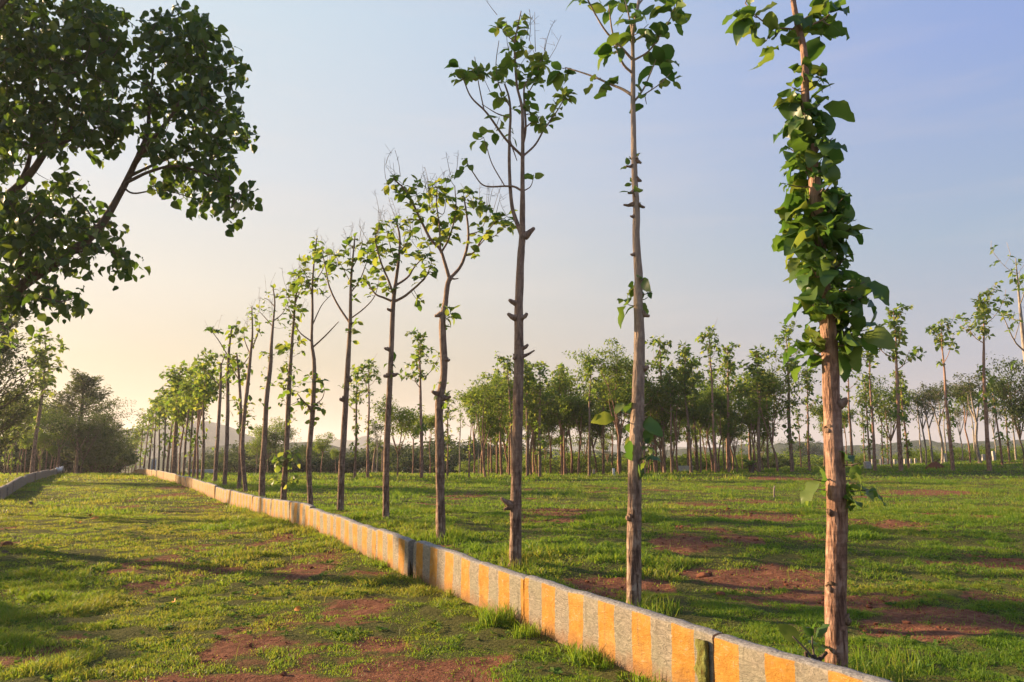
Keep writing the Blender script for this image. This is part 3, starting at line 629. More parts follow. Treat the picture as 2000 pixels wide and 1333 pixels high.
# --- fourth
kerb_tree(12.35, [(861,1040,18),(859,887,17),(858,792,16),(867,728,14),(864,632,13),(869,595,11),(873,556,10),(878,542,10)],
  [[(878,545,9),(869,515),(859.5,487),(841,468),(822,431),(806,398),(794,377),(773,359)],[(879,543,8.5),(897,519),(907,493),(913,461),(912,431),(908,400),(904,375)],[(907,493,6),(925,486),(939,461),(966,424),(985,415)],[(860,487,5),(857,440),(850,389),(851,357)],[(861,494,5),(878,468),(892,422),(891,377)],[(930,478,4),(948,460),(962,458),(985,440)],[(822,431,3),(800,430),(788,431)],[(853,410,3),(865,412),(870,385)],[(913,450,3),(935,440),(946,420)]],
  [(760,364,5,1.2),(771,350,4),(780,382,5,1.1),(790,360,4),(797,388,5),(806,396,3),(820,366,4),(822,378,3),(843,350,5),(836,362,4),(834,376,4),(860,354,6),(870,362,5,1.2),(880,356,4),(876,376,4),(854,366,4),(836,394,4),(828,405,4),(820,420,5),(841,426,6,1.1),(852,430,5),(864,436,5),(860,461,5,1.1),(868,468,3),(829,466,4),(887,459,5),(878,431,4),(880,445,3),(902,357,5),(918,357,5),(912,370,5,1.1),(892,396,5,1.1),(904,400,4),(898,414,5,1.1),(930,388,6,1.1),(940,380,5),(950,396,5),(958,404,5),(966,410,4),(976,419,5,1.1),(990,414,6,1.1),(998,425,4),(994,440,3),(984,432,4),(961,458,3),(920,470,4,1.1),(928,442,4),(944,446,5),(932,430,4),(925,490,2),(843,412,3),(806,440,2)],
  .15, 'forked teak tree with a wide two-armed leafy crown, fourth along the kerb', seed=4, rows=4, sprouts=[(592,640,7,.16,3),(735,790,4,.12,2)], stubs=[(864,612,-12,4,8),(858,770,-12,-4,9),(868,775,16,-3,8),(864,700,8,2,7),(872,510,14,1,3)], depth=.6, stalks=30, sides=12)
# --- fifth
kerb_tree(14.6, [(753.6,1005,12.5),(755,887,12),(759,792,11),(764,696,10),(768,600,9),(773,556,7),(780,505,5),(781,462,4),(774,435,3)],
  [[(768,588,5),(750,582),(734,575),(722,560),(715,550)],[(769,588,6),(791,581),(817,562),(830,550),(842,537)],[(770,580,5),(760,550),(746,515),(737,473),(745,450)],[(774,560,5),(795,540),(806,520),(820,500)],[(781,500,3),(795,470),(800,440)],[(779,520,3),(765,490),(755,455)],[(822,556,3),(833,548),(845,520),(842,490)]],
  [(752,438,5),(760,445,4),(742,455,5),(770,430,4),(780,440,5),(795,428,4),(800,440,4),(760,468,5,1.1),(745,478,5,1.1),(735,470,5),(728,485,5),(720,498,4),(738,498,5),(755,490,5),(785,478,4),(790,495,5),(775,505,4),(765,520,4),(800,512,3),(815,490,5),(825,500,5,1.1),(835,505,5),(842,515,5),(850,540,5),(848,528,4),(838,485,3),(822,548,3),(820,590,4),(826,590,2),(752,560,4),(758,568,3),(730,520,4),(745,530,4),(712,540,4),(805,460,3)],
  .165, 'straight teak tree with an open airy crown of arching limbs, fifth along the kerb', seed=5, rows=4, sprouts=[(690,740,3,.08,1)], stubs=[(765,600,-8,-4,5),(765,692,-10,-3,7),(762,738,12,-2,7),(760,742,-9,2,7)], depth=.6, stalks=26, sides=12)
# --- sixth
kerb_tree(17.2, [(665,994,13),(668,900,12),(671,850,11.5),(676,770,10.5),(680,696,9.5),(683,626,7),(684,549,5),(688,500,3.5),(692,460,2.5)],
  [[(683,628,4.5),(657,594),(638,556),(629,518),(622,490)],[(684,622,4.5),(708,600),(727,575),(735,545)],[(684,575,3),(700,545),(712,510),(722,480)],[(684,560,3),(670,525),(655,500)],[(687,520,2.5),(700,490),(704,465)]],
  [(690,462,5),(678,475,5,1.1),(668,482,5),(702,470,5),(698,490,5,1.1),(655,495,5),(645,510,5),(660,520,5,1.1),(640,525,4),(632,535,4),(685,505,5),(675,525,4),(712,500,5),(720,485,5),(728,510,5),(720,525,4),(735,535,5),(730,550,4),(695,545,5,1.1),(708,545,4),(680,555,3),(622,478,6,1.1),(618,495,5),(628,505,4),(690,580,3),(718,570,3)],
  .18, 'teak tree with a rounded spreading crown above a smooth bowed trunk, sixth along the kerb', seed=6, rows=3, sprouts=[(630,665,5,.18,2),(740,760,3,.15,2)], stubs=[(672,790,-8,0,9),(676,745,7,2,8),(686,640,5,-2,5)], depth=.6, stalks=22, sides=10)
# --- seventh
kerb_tree(19.7, [(607,991,11),(603,900,10),(605,860,10),(611,805,9.5),(614,715,8),(609,670,5.5),(611,616,5),(611,560,4),(616,500,3),(620,462,2)],
  [[(610,672,3),(589,652),(578,630),(568,600)],[(611,674,3.5),(634,661),(652,645),(666,632)],[(611,640,2.5),(630,600),(650,580)],[(612,570,2.5),(600,540),(590,525)],[(613,560,2.5),(626,530),(634,505)],[(611,800,4),(598,788),(585,770)],[(612,790,3),(628,780),(634,760)]],
  [(618,470,5),(614,485,5),(626,492,4),(610,502,5),(600,515,5),(592,528,5),(584,540,4),(578,555,5,1.1),(586,560,4),(604,535,4),(622,520,4),(632,505,3),(625,562,4),(632,572,4),(612,545,4),(600,570,4),(572,590,3),(566,570,3),(598,733,4),(592,745,3),(622,735,4),(630,745,3),(628,762,4),(588,765,3),(590,790,4),(600,800,3),(625,790,4),(634,795,3),(612,815,3)],
  .19, 'thin-topped teak tree with a leafy collar halfway up its trunk, seventh along the kerb', seed=7, rows=3, sprouts=[(730,815,7,.3,2)], stubs=[(611,800,-7,-6,6)], depth=.6, stalks=14, sides=10)
# --- eighth: leafy column
kerb_tree(22.4, [(553,977,11),(556,930,11),(560,872,10),(563,800,9),(566,740,8),(570,680,6),(573,640,5),(578,590,4),(584,540,3)],
  [[(578,590,2.5),(590,570),(600,555)],[(576,610,2.5),(566,590),(558,572)],[(580,560,2),(572,540)]],
  [(600,552,5,1.2),(596,562,4),(588,575,4),(586,545,4),(566,572,4),(556,575,4),(574,550,4),(580,600,4),(592,607,4,1.2),(570,528,3),(553,672,5,1.2),(556,685,4),(590,665,3),(545,725,5,1.3),(548,740,4,1.3),(540,895,5,1.2),(548,905,4,1.2),(572,898,5,1.2),(578,885,4),(534,935,4,1.2),(545,940,4),(570,938,4)],
  .21, 'teak tree clothed in dense leaves from foot to top, eighth along the kerb', seed=8, leaf='teak', rows=3, sprouts=[(600,690,14,.25,3),(690,830,26,.4,3),(880,960,8,.4,3)], stubs=[], depth=.6, stalks=10, sides=10)
# --- ninth, tenth pair, eleventh, twelfth
kerb_tree(25., [(512,964,12),(514,900,11),(517,850,10),(521,782,9),(528,715,8),(530,670,6),(533,625,4),(536,590,3),(532,560,2)],
  [[(533,640,2.5),(515,620),(500,605)],[(533,630,2.5),(548,612),(556,595)],[(535,600,2),(522,585),(512,580)]],
  [(532,562,3),(525,575,4),(512,582,4),(500,598,4),(495,612,3),(516,600,3),(540,575,4),(550,590,4),(556,602,3),(535,610,3),(520,625,3),(545,625,3),(560,640,2),(516,690,4,1.2),(522,700,3),(532,690,3),(518,740,4),(526,748,3),(514,755,3)],
  .15, 'teak tree with a sparse twiggy top and few small leaves, ninth along the kerb', seed=9, rows=3, sprouts=[(690,830,8,.3,2)], depth=.7, stalks=12, sides=9)
kerb_tree(28., [(480,955,8),(474,890,8),(476,830,7.5),(483,760,7),(490,692,5.5),(493,650,3.5),(492,600,2.5)],
  [[(490,690,2.5),(475,665),(470,640)],[(491,680,2.5),(505,660),(514,635)]], [(492,600,4),(486,615,4),(498,620,4),(505,635,4),(512,650,3),(472,640,4),(468,655,3),(482,640,3),(500,660,3),(490,670,3),(480,690,3)],
  .17, 'crooked teak tree leaning right with small leaf tufts, tenth along the kerb', seed=10, rows=3, sprouts=[(780,850,9,.4,3)], depth=.7, stalks=8, sides=9)
kerb_tree(29.5, [(467,950,8),(470,890,7.5),(470,800,6),(466,730,4.5),(462,690,3)], [[(468,740,2.5),(452,715),(445,700)],[(467,730,2.5),(482,705),(490,695)]],
  [(462,690,5),(452,700,5),(444,712,4),(470,705,5),(482,712,4),(490,720,4),(458,718,4),(475,730,4),(448,730,4),(486,740,4),(466,745,4)], .22, 'leafy teak tree hidden behind the crooked leaning tree by the kerb', seed=11, rows=3, sprouts=[(790,850,10,.4,3)], depth=.7, sides=9)
kerb_tree(32.3, [(439,940,8),(443,870,7.5),(445,800,7),(446,720,5.5),(450,670,4),(454,640,2.5)],
  [[(448,700,2.5),(430,665),(418,648)],[(452,660,2),(465,650),(470,642)]],
  [(413,645,5,1.2),(425,642,5,1.2),(436,645,5,1.2),(450,642,5,1.2),(458,652,5,1.3),(466,636,4),(470,648,3),(476,672,4),(444,675,3),(450,688,3),(445,720,4),(440,735,3),(452,745,4)],
  .24, 'slim teak tree with a flat-topped tuft of big leaves, twelfth along the kerb', seed=12, rows=3, sprouts=[(700,820,8,.35,2)], depth=.7, stalks=4, sides=9)
kerb_tree(35., [(420,935,7.5),(424,880,7),(427,828,6.5),(431,760,5.5),(432,710,4)], [[(431,760,2.5),(412,730),(402,712)],[(432,740,2.5),(450,722),(462,712)],[(432,720,2.5),(436,700),(440,690)]],
  [(402,705,5),(412,698,5),(424,695,5),(436,692,5),(448,700,5),(460,706,5),(466,718,4),(395,720,4),(415,715,5),(430,712,5),(445,718,5),(455,730,4),(405,732,4),(425,735,4),(440,740,4)], .25, 'bushy teak tree with a broad domed crown, thirteenth along the kerb', seed=13, rows=3, sprouts=[(830,900,6,.4,2)], depth=.8, stalks=3, sides=9)
# ------------------------------------------------------------------ generic mid-distance kinds
def gen_teak(seed, H=7.0, nl=6, lsz=.29, sprout=(0, 0, 0), full=1.0, lean=.1, thin=1.0, topf=.6):
    rs = np.random.RandomState(seed); tr = MB(); lf = MB()
    bx, by = rs.randn(2) * lean; n = 7; zz = np.linspace(0, 1, n)
    wob = np.cumsum(rs.randn(n, 2) * .05, 0); P = np.stack([bx * zz ** 1.5 + wob[:, 0] * zz, by * zz ** 1.5 + wob[:, 1] * zz, zz * H], -1)
    P[0, 2] = -.15; r0 = .085 * thin * H / 7
    C, rr = tube(tr, P, r0 * np.array([1.15, 1, .9, .78, .62, .4, .15]), 7, m=22, jit=.07, seed=seed)
    def pos(f): return np.array([np.interp(f, np.linspace(0, 1, len(C)), C[:, k]) for k in range(3)])
    tips = [(C[-1], np.array([0, 0, 1.]))]
    for k in range(nl):
        f = topf + (1 - topf) * (k + .3) / nl * .95; s = pos(f); a = k * 2.4 + rs.rand(); ln = H * rs.uniform(.06, .16) * (1.15 - .6 * (f - topf) / (1 - topf))
        d = np.array([math.cos(a), math.sin(a), rs.uniform(.35, .9)]); mid = s + d * ln * .5 + [0, 0, -.03 * ln]; e = s + d * ln + [0, 0, .35 * ln]
        r = np.interp(f, np.linspace(0, 1, len(rr)), rr) * .5
        tube(tr, [s, mid, e], [r, r * .7, max(.008, r * .35)], 5, m=6)
        tips.append((e, unit(e - mid))); tips.append((mid * .5 + e * .5, unit(d)))
        if rs.rand() < .7:
            e2 = mid + rs.randn(3) * .25 * ln + [0, 0, .5 * ln]; tube(tr, [mid, (mid + e2) / 2, e2], [r * .5, r * .4, .007], 4, m=3); tips.append((e2, unit(e2 - mid)))
    for q in range(int(9 * full)): tips.append((pos(topf + .05 + (1 - topf - .05) * rs.rand()) + rs.randn(3) * .1, unit(rs.randn(3) + [0, 0, .3])))
    for p, d in tips:
        for q in range(max(1, int(round(2 * full)))):
            pp = p + rs.randn(3) * lsz * .45; rosette(lf, pp, d + rs.randn(3) * .2 + [0, 0, .2], rs.randint(4, 8), lsz, rs, rows=2, spread=.6)
    ns, a0, a1 = sprout
    for k in range(ns):
        f = rs.uniform(a0, a1); s = pos(f); a = rs.rand() * 6.28; d = np.array([math.cos(a), math.sin(a), .4]); e = s + d * rs.uniform(.08, .4)
        rosette(lf, e, d, rs.randint(3, 6), lsz * .95, rs, rows=2)
    for k in range(6):
        p, d = tips[rs.randint(len(tips))]; e = p + np.array([rs.randn() * .12, rs.randn() * .12, rs.uniform(.3, .6)]); tube(tr, [p, e], [.009, .006], 3, m=2)
    return tr, lf, H
def gen_leafy(seed, H=6.5, stems=3, spread=1.0, nleaf=3300, lsz=.175, layered=False, fork=.3, dens=1.0, asp=.45, curve=.5):
    """small-leaved spreading tree: forking bowed stems, clumps of small leaves round the twig ends"""
    rs = np.random.RandomState(seed); tr = MB(); lf = MB(); ends = []
    f0 = H * fork; tb = np.array([0, 0, f0]) + np.append(rs.randn(2) * .15, 0)
    r0 = .062 * H / 6.5
    tube(tr, [(0, 0, -.15), np.append(rs.randn(2) * .06, f0 * .5), tb], [r0 * 1.2, r0, r0 * .9], 7, m=10, jit=.08, seed=seed)
    for s in range(stems):
        a = s * 6.28 / stems + rs.rand(); o = spread * rs.uniform(.35, .9); top = H * rs.uniform(.72, .93)
        e = np.array([math.cos(a) * o, math.sin(a) * o, top]); mid = tb * .45 + e * .55 + np.append(rs.randn(2) * .25 * curve, 0)
        C, rr = tube(tr, [tb, mid, e], [r0 * .72, r0 * .5, .015], 6, m=12, jit=.06, seed=seed + s)
        ends.append(e)
        for b in range(6):
            j = rs.randint(3 + 3 * (seed % 2), 12); q = C[j]; a2 = rs.rand() * 6.28; ln = spread * rs.uniform(.4, 1.05)
            e2 = q + np.array([math.cos(a2) * ln, math.sin(a2) * ln, rs.uniform(.1, .75) * ln + (.1 * ln if not layered else 0)])
            tube(tr, [q, (q + e2) / 2 + [0, 0, .1 * ln], e2], [rr[j] * .55, rr[j] * .35, .008], 4, m=5); ends.append(e2)
            for c in range(2):
                e3 = (q + e2) / 2 + rs.randn(3) * .35 * ln + [0, 0, .2 * ln]; tube(tr, [(q + e2) / 2, e3], [.012, .007], 3, m=2); ends.append(e3)
    per = max(8, int(nleaf * dens / len(ends)))
    for e in ends:
        rad = spread * rs.uniform(.26, .52); m = int(per * rs.uniform(.5, 1.5)); g = rs.randn(m, 3); g = unit(g) * rs.rand(m, 1) ** .45
        p = e + g * rad * np.array([1, 1, .42 if layered else .7]); leaves(lf, p, unit(g * .5 + rs.randn(m, 3) * .6 + [0, 0, -.25 if not layered else .0]), lsz * rs.uniform(.6, 1.3, m), rs, rows=2, aspect=asp * 1.1, upj=.6)
    return tr, lf, H
def gen_plume(seed, H=8, nleaf=9500, wd=1.9):
    """tall feathery tree: many upswept plumes"""
    rs = np.random.RandomState(seed); tr = MB(); lf = MB(); tube(tr, [(0, 0, -.2), (.05, .02, H * .5), (.1, 0, H * .93)], [.2, .13, .02], 7, m=14, jit=.06, seed=seed); k_ = 95
    for k in range(k_):
        f = .12 + .86 * (k + rs.rand()) / k_; a = rs.rand() * 6.28; env = wd * (1.0 - .8 * max(0, (f - .45) / .55) ** 1.3) * (.75 + .5 * rs.rand())
        s = np.array([.1 * f, 0, H * f * .9]); e = s + np.array([math.cos(a) * env, math.sin(a) * env, env * rs.uniform(.3, .9)])
        tube(tr, [s, (s + e) / 2 + [0, 0, -.08 * env], e], [.03, .02, .008], 4, m=4); m = nleaf // k_
        tt = rs.uniform(.25, 1.08, m)[:, None]; p = s + (e - s) * tt + rs.randn(m, 3) * .16 * (1.1 - .4 * tt)
        leaves(lf, p, unit((e - s) + rs.randn(m, 3) * .8 * env), rs.uniform(.13, .28, m), rs, rows=2, aspect=.34, upj=1)
    return tr, lf, H
def gen_bush(seed, H=2.5, W=2.2, nleaf=2600, lsz=.16):
    rs = np.random.RandomState(seed); tr = MB(); lf = MB()
    nb = 26
    for k in range(nb):
        a = rs.rand() * 6.28; r = W * math.sqrt(rs.rand()); hh = H * (1 - .55 * (r / W) ** 2) * rs.uniform(.65, 1.05); e = np.array([math.cos(a) * r, math.sin(a) * r, hh])
        tube(tr, [(e[0] * .1, e[1] * .1, -.1), e * [.6, .6, .6], e], [.05, .03, .01], 4, m=5)
        m = nleaf // nb; g = unit(rs.randn(m, 3)) * rs.rand(m, 1) ** .4; p = e * [1, 1, .92] + g * np.array([.5, .5, .42]) * W * .42; p[:, 2] = np.where(p[:, 2] < .05, rs.rand(m) * hh, p[:, 2])
        p2 = e * rs.uniform(.3, 1, (m // 3, 1)) + rs.randn(m // 3, 3) * .2; p2[:, 2] = np.abs(p2[:, 2])
        p = np.vstack([p, p2]); leaves(lf, p, unit(rs.randn(len(p), 3) + [0, 0, -.1]), lsz * rs.uniform(.6, 1.4, len(p)), rs, rows=2, aspect=.5, upj=1)
    return tr, lf, H
def gen_palm(seed, H=5):
    rs = np.random.RandomState(seed); tr = MB(); lf = MB(); tube(tr, [(0, 0, -.2), (.1, 0, H * .4), (.25, .1, H * .72)], [.17, .13, .11], 8, m=14, jit=.05, seed=seed)
    c = np.array([.25, .1, H * .72])
    for k in range(17):
        a = k * 2.4; el = rs.uniform(-.1, 1.25); d = np.array([math.cos(a) * math.cos(el), math.sin(a) * math.cos(el), math.sin(el)]); ln = rs.uniform(1.5, 2.1)
        P = [c, c + d * ln * .5, c + d * ln * .95 + [0, 0, -.45 * ln * math.cos(el)]]; C, _ = tube(tr, P, [.03, .02, .006], 4, m=12)
        for j in range(2, 12):
            T = unit(C[j] - C[j - 1]); s = unit(np.cross(T, [0, 0, 1.])); 
            for sg in (-1, 1): 
                leaves(lf, [C[j], (C[j] + C[j - 1]) / 2], [sg * s + T * .6 + np.array([0, 0, -.25])] * 2, .55 - .03 * j, rs, rows=2, aspect=.11, bend=(.2, .6), upj=.1)
    return tr, lf, H
KIND = {}
def kind(key, gen, bark, leaf): 
    tr, lf, H = gen; KIND[key] = (tr.mesh('trunk', M[bark]), lf.mesh('crown', M[leaf]), H)
for k, (s, nl, spr, full, topf) in enumerate([(21, 5, (0, 0, 0), 1.0, .62), (22, 6, (10, .25, .5), 1.0, .6), (23, 7, (22, .2, .62), 1.1, .62), (24, 4, (6, .3, .5), .8, .7), (25, 8, (4, .3, .5), 1.3, .55), (26, 5, (14, .3, .6), 1.0, .72)]):
    kind('t%d' % k, gen_teak(s, nl=nl, sprout=spr, full=full, topf=topf), 'bark_red' if k % 2 else 'bark', 'teak')
kind('col', gen_teak(27, nl=4, sprout=(60, .12, .85), full=1.0, topf=.75), 'bark_red', 'teak')
kind('sparse', gen_teak(28, nl=6, sprout=(3, .3, .5), full=.5, topf=.55, lsz=.2), 'bark_pale', 'teak')
for k, (s, st, sp, dn, fk, ly) in enumerate([(31, 3, 1.1, 1., .4, False), (32, 2, 1.2, .8, .48, False), (33, 4, 1.3, .9, .28, False), (34, 3, 1.3, .8, .46, True), (35, 2, .95, .7, .4, False), (36, 4, 1.5, 1.0, .25, True)]):
    kind('g%d' % k, gen_leafy(s, stems=st, spread=sp, dens=dn, fork=fk, layered=ly), 'bark_red', 'fine')
kind('feather', gen_leafy(41, H=9, stems=4, spread=2.0, nleaf=5200, lsz=.2, layered=True, fork=.3, curve=1.4), 'bark_red', 'fine')
kind('grey', gen_leafy(42, H=7, stems=3, spread=.9, nleaf=1500, lsz=.13, fork=.4), 'bark_pale', 'fine_grey')
kind('spread', gen_leafy(43, H=5, stems=6, spread=2.6, nleaf=9000, lsz=.12, layered=True, fork=.22), 'bark_dark', 'bush')
kind('round', gen_leafy(44, H=6, stems=5, spread=1.7, nleaf=5000, lsz=.16, fork=.25), 'bark_dark', 'bush')
kind('roundg', gen_leafy(45, H=6, stems=5, spread=1.5, nleaf=3600, lsz=.16, fork=.28), 'bark', 'fine')
kind('plume', gen_plume(46), 'bark_dark', 'fine_grey')
kind('bush', gen_bush(47), 'bark_dark', 'bush'); kind('bush2', gen_bush(48, 2.4, 2.6, 2600, .15), 'bark_dark', 'fine'); kind('bushd', gen_bush(49, 3, 2.4, 3200, .17), 'bark_dark', 'bush')
kind('palm', gen_palm(50), 'bark', 'fine')
rk = np.random.RandomState(5)
def plant(key, px, Y, ytop, label, group, name='teak_tree', wid=1.0, cat='tree', dx=0., rz=None):
    tm, lm, H0 = KIND[key]; a = (px - CX) / F; 
    x = a * Y / (CP) ; 
    for _ in range(3):
        z = tz(x, Y); d2 = Y * CP + (z - EYE) * SP; x = a * d2
    top = at(px + dx, ytop, Y)[2]; s = (top - z) / H0
    root = empty(name, (x, Y, z), rz if rz is not None else rk.rand() * 6.28); root.scale = (s * wid, s * wid, s); tag(root, label, cat, group)
    for nm, me in (('trunk', tm), ('crown', lm)):
        o = bpy.data.objects.new(nm, me); COL.objects.link(o); o.parent = root
    return root
# ------------------------------------------------------------------ placing the mid-distance trees
GK = 'teak trees standing along the kerb'
for i, (px, yt) in enumerate([(395,700),(386,722),(377,712),(369,735),(358,725),(350,740),(342,732),(334,745),(326,738),(318,765),(309,775),(300,780),(290,790),(280,800),(272,815),(264,832)]):
    Y = 5.64 / ((px - CX) / F + .55)
    plant(['t4','g4','t1','t2','t4','g1','t5','t4','t1','t2','t4','t0','t5','t1','t2','t4'][i], px, Y, yt, 'slim leafy teak tree crowded into the far end of the kerbside row', GK, wid=1.0)
plant('t4', 338, 50, 722, 'teak tree whose drooping branch reaches out over the track, far along the kerb', GK, wid=1.5)
GF = 'trees in the open field behind the kerbside row'
plant('t2', 693, 42, 725, 'slender teak tree with leaf tufts down its leaning trunk, behind the sixth kerbside tree', GF, dx=12)
plant('t3', 718, 41, 708, 'thin dark teak tree with a sparse top, between the sixth and fifth kerbside trees', GF, dx=14)
plant('t1', 823, 41, 652, 'tall leafy teak tree in the field, just left of the fourth kerbside tree', GF, dx=14)
plant('roundg', 776, 42, 775, 'bushy tree with a crooked dark trunk, just right of the fifth kerbside tree', GF, 'field_tree')
plant('t2', 874, 46, 772, 'small teak tree showing just right of the fourth kerbside trunk', GF, dx=6)
plant('t5', 916, 43, 800, 'small teak tree leaning right, alone between the fourth and third kerbside trees', GF, dx=14)
plant('g3', 627, 66, 842, 'small flat-topped tree standing alone far behind, between the seventh and sixth kerbside trees', GF, 'field_tree', wid=1.2)
plant('g1', 655, 62, 868, 'low thin tree in the field between the seventh and sixth kerbside trees', GF, 'field_tree')
plant('sparse', 898, 60, 800, 'pale thin tree nearly bare of leaves left of the grove', GF, 'field_tree')
plant('g4', 840, 55, 800, 'small-leaved tree behind the tall leafy field teak', GF, 'field_tree')
plant('g1', 806, 58, 790, 'small-leaved tree between the bushy tree and the tall leafy field teak', GF, 'field_tree')
plant('grey', 735, 60, 805, 'grey-green feathery tree behind the fifth kerbside trunk', GF, 'field_tree', wid=1.2)
plant('sparse', 935, 56, 830, 'pale bare-branched tree at the left end of the grove', GF, 'field_tree')
plant('palm', 728, 72, 852, 'coconut palm with arching fronds far behind the fifth kerbside trunk', 'far palms', 'palm_tree', cat='palm', wid=1.2)
plant('palm', 746, 78, 858, 'second coconut palm, hidden behind the fifth kerbside trunk', 'far palms', 'palm_tree', cat='palm', wid=1.2)
# grove beyond the field
GG = 'trees of the dense grove beyond the field'
LG = 'small-leaved grove tree whose crown merges with its neighbours in the dense grove'
LT = 'slim teak tree standing among the crowns of the dense grove'
plant('feather', 1210, 47, 682, 'tallest grove tree with layered feathery crown, just left of the second kerbside trunk', GG, 'grove_tree', wid=.95)
plant('t0', 1298, 47, 662, 'tall thin teak tree breaking above the grove, just right of the second kerbside trunk', GG, 'teak_tree')
plant('t4', 1350, 46, 684, 'broad-topped pale-stemmed teak tree breaking above the middle of the grove', GG, 'teak_tree')
plant('t3', 1398, 45, 645, 'tallest slim teak tree with bare straight trunk in the middle of the grove', GG, 'teak_tree', wid=.8)
plant('t1', 1424, 47, 678, 'teak tree right beside the tallest slim one in the grove', GG, 'teak_tree')
plant('t4', 1483, 46, 690, 'wide-crowned teak tree near the right end of the grove', GG, 'teak_tree', wid=1.2)
plant('t2', 1547, 46, 642, 'tall leafy teak tree at the right end of the grove, left of the leaf-wrapped trunk', GG, 'teak_tree')
plant('t1', 1581, 47, 728, 'dark slender teak tree just left of the leaf-wrapped trunk', GG, 'teak_tree')
plant('g5', 1519, 46, 716, 'rounded multi-stemmed tree at the right end of the grove', GG, 'grove_tree')
plant('t5', 1000, 46, 706, 'teak tree rising just left of the third kerbside trunk', GG, 'teak_tree')
plant('t4', 1030, 46, 716, 'teak tree rising just right of the third kerbside trunk', GG, 'teak_tree')
plant('g2', 948, 45, 752, 'rounded leafy tree at the left end of the grove', GG, 'grove_tree', wid=1.2)
rg = np.random.RandomState(77)
xs_g = np.linspace(925, 1500, 62)
for i, px in enumerate(xs_g):
    px = px + rg.randn() * 7; Y = rg.uniform(45, 62)
    if i % 3 == 2: plant('t%d' % rg.randint(6), px, Y, rg.uniform(705, 775), LT, GG, wid=rg.uniform(.9, 1.2))
    else: plant('g%d' % rg.randint(6), px, Y, rg.choice([rg.uniform(725, 760), rg.uniform(750, 805)]) + (8 if px > 1420 else 0), LG, GG, 'grove_tree', wid=rg.uniform(.95, 1.25))
for px in np.linspace(930, 1500, 11):
    plant('bush2' if rg.rand() < .7 else 'bush', px + rg.randn() * 8, rg.uniform(60, 68), rg.uniform(882, 900), 'low bush of the undergrowth at the back of the dense grove', GG, 'bush', wid=rg.uniform(1.2, 2.), cat='bush')
# right-hand side of the field
for i, px in enumerate(np.linspace(930, 1500, 26)):
    plant(['col', 'g2', 'g4', 't2', 'g5'][i % 5], px + rg.randn() * 8, rg.uniform(58, 70), rg.uniform(800, 850), 'short young tree in the understorey of the dense grove', GG, 'young_tree', wid=rg.uniform(.9, 1.3))
GR = 'scattered trees on the right side of the field'
plant('t3', 1666, 52, 703, 'thin teak tree just right of the leaf-wrapped trunk', GR)
plant('t3', 1709, 45, 665, 'teak tree with a bare forked top between the leaf-wrapped trunk and the bushy-collared teak', GR, wid=.9)
plant('t1', 1760, 44, 606, 'tall teak tree with a bushy collar of leaves, standing right of the leaf-wrapped trunk', GR, wid=1.05)
plant('roundg', 1742, 52, 738, 'leafy tree spreading behind the tall bushy-collared teak', GR, 'field_tree')
plant('col', 1775, 48, 730, 'leaf-covered teak trunk beside the tall bushy-collared teak', GR)
plant('t2', 1700, 50, 740, 'small dark teak tree behind the forked bare-topped one', GR)
plant('t3', 1862, 42, 630, 'tall pale-trunked teak tree behind the termite mound', GR, wid=.9)
plant('col', 1861, 46, 800, 'low leafy teak hidden behind the tall pale-trunked one', GR)
plant('t5', 1933, 42, 585, 'tall dark-crowned teak tree near the right edge of the frame', GR, wid=.95)
plant('grey', 1809, 52, 735, 'grey-leaved slender tree left of the termite mound', GR, 'field_tree')
plant('grey', 1822, 50, 730, 'grey-leaved tree directly behind the termite mound', GR, 'field_tree', wid=1.1)
plant('grey', 1840, 56, 725, 'bushy grey-leaved tree left of the tall pale-trunked teak', GR, 'field_tree', wid=1.3)
plant('grey', 1915, 54, 708, 'broad grey-leaved tree behind the tall dark-crowned teak', GR, 'field_tree', wid=1.5)
plant('g4', 1895, 58, 740, 'small-leaved tree between the two tall right-hand teaks', GR, 'field_tree')
plant('t1', 1958, 50, 735, 'slender teak tree right of the tall dark-crowned teak', GR)
plant('t2', 1972, 56, 745, 'slender teak tree close to the right edge behind its neighbours', GR)
plant('round', 2000, 46, 705, 'dark bushy tree cut by the right edge of the frame', GR, 'field_tree', wid=.8)
plant('sparse', 2025, 34, 505, 'nearly bare pale tree leaning in over the right edge of the frame', GR, wid=1.0, dx=-30)
for px, Y, yt, k in [(1640,60,760,'t1'),(1655,64,790,'g4'),(1690,66,800,'t2'),(1725,64,790,'col'),(1735,62,800,'col'),(1800,64,770,'sparse'),(1850,66,780,'sparse'),(1880,62,775,'grey'),(1905,66,770,'sparse'),(1945,66,770,'grey'),(1985,64,760,'sparse'),(1610,58,780,'g4'),(1625,66,800,'g1'),(1565,62,800,'t1')]:
    plant(k, px, Y, yt, 'thin distant tree standing along the far edge of the field on the right', GR, 'field_tree')
# far belts of bushes and trees
GB = 'dark bushes and trees along the far edge of the field'
rb = np.random.RandomState(9)
for px, Y, yt, wd in [(560,92,872,2.2),(590,88,876,2.0),(615,96,880,1.8),(650,90,888,2.0),(690,98,880,2.),(765,90,868,1.8),(795,96,876,2),(850,86,872,1.7),(885,92,850,1.5),(915,96,862,1.6),(960,92,872,2),(1000,98,868,2),(480,94,866,1.6),(510,100,872,1.8),(445,98,880,1.6),(415,104,885,1.5)]:
    plant('bushd' if px < 830 else 'bush', px, Y, yt, 'dark rounded bush in the low belt behind the kerbside row', GB, 'bush', wid=wd, cat='bush')
for px in range(1050, 1660, 38):
    plant('bush2' if rb.rand() < .6 else 'bush', px + rb.randn() * 10, rb.uniform(80, 105), rb.uniform(878, 892), 'low green bush seen between the trunks of the grove', GB, 'bush', wid=rb.uniform(1.3, 2.2), cat='bush')
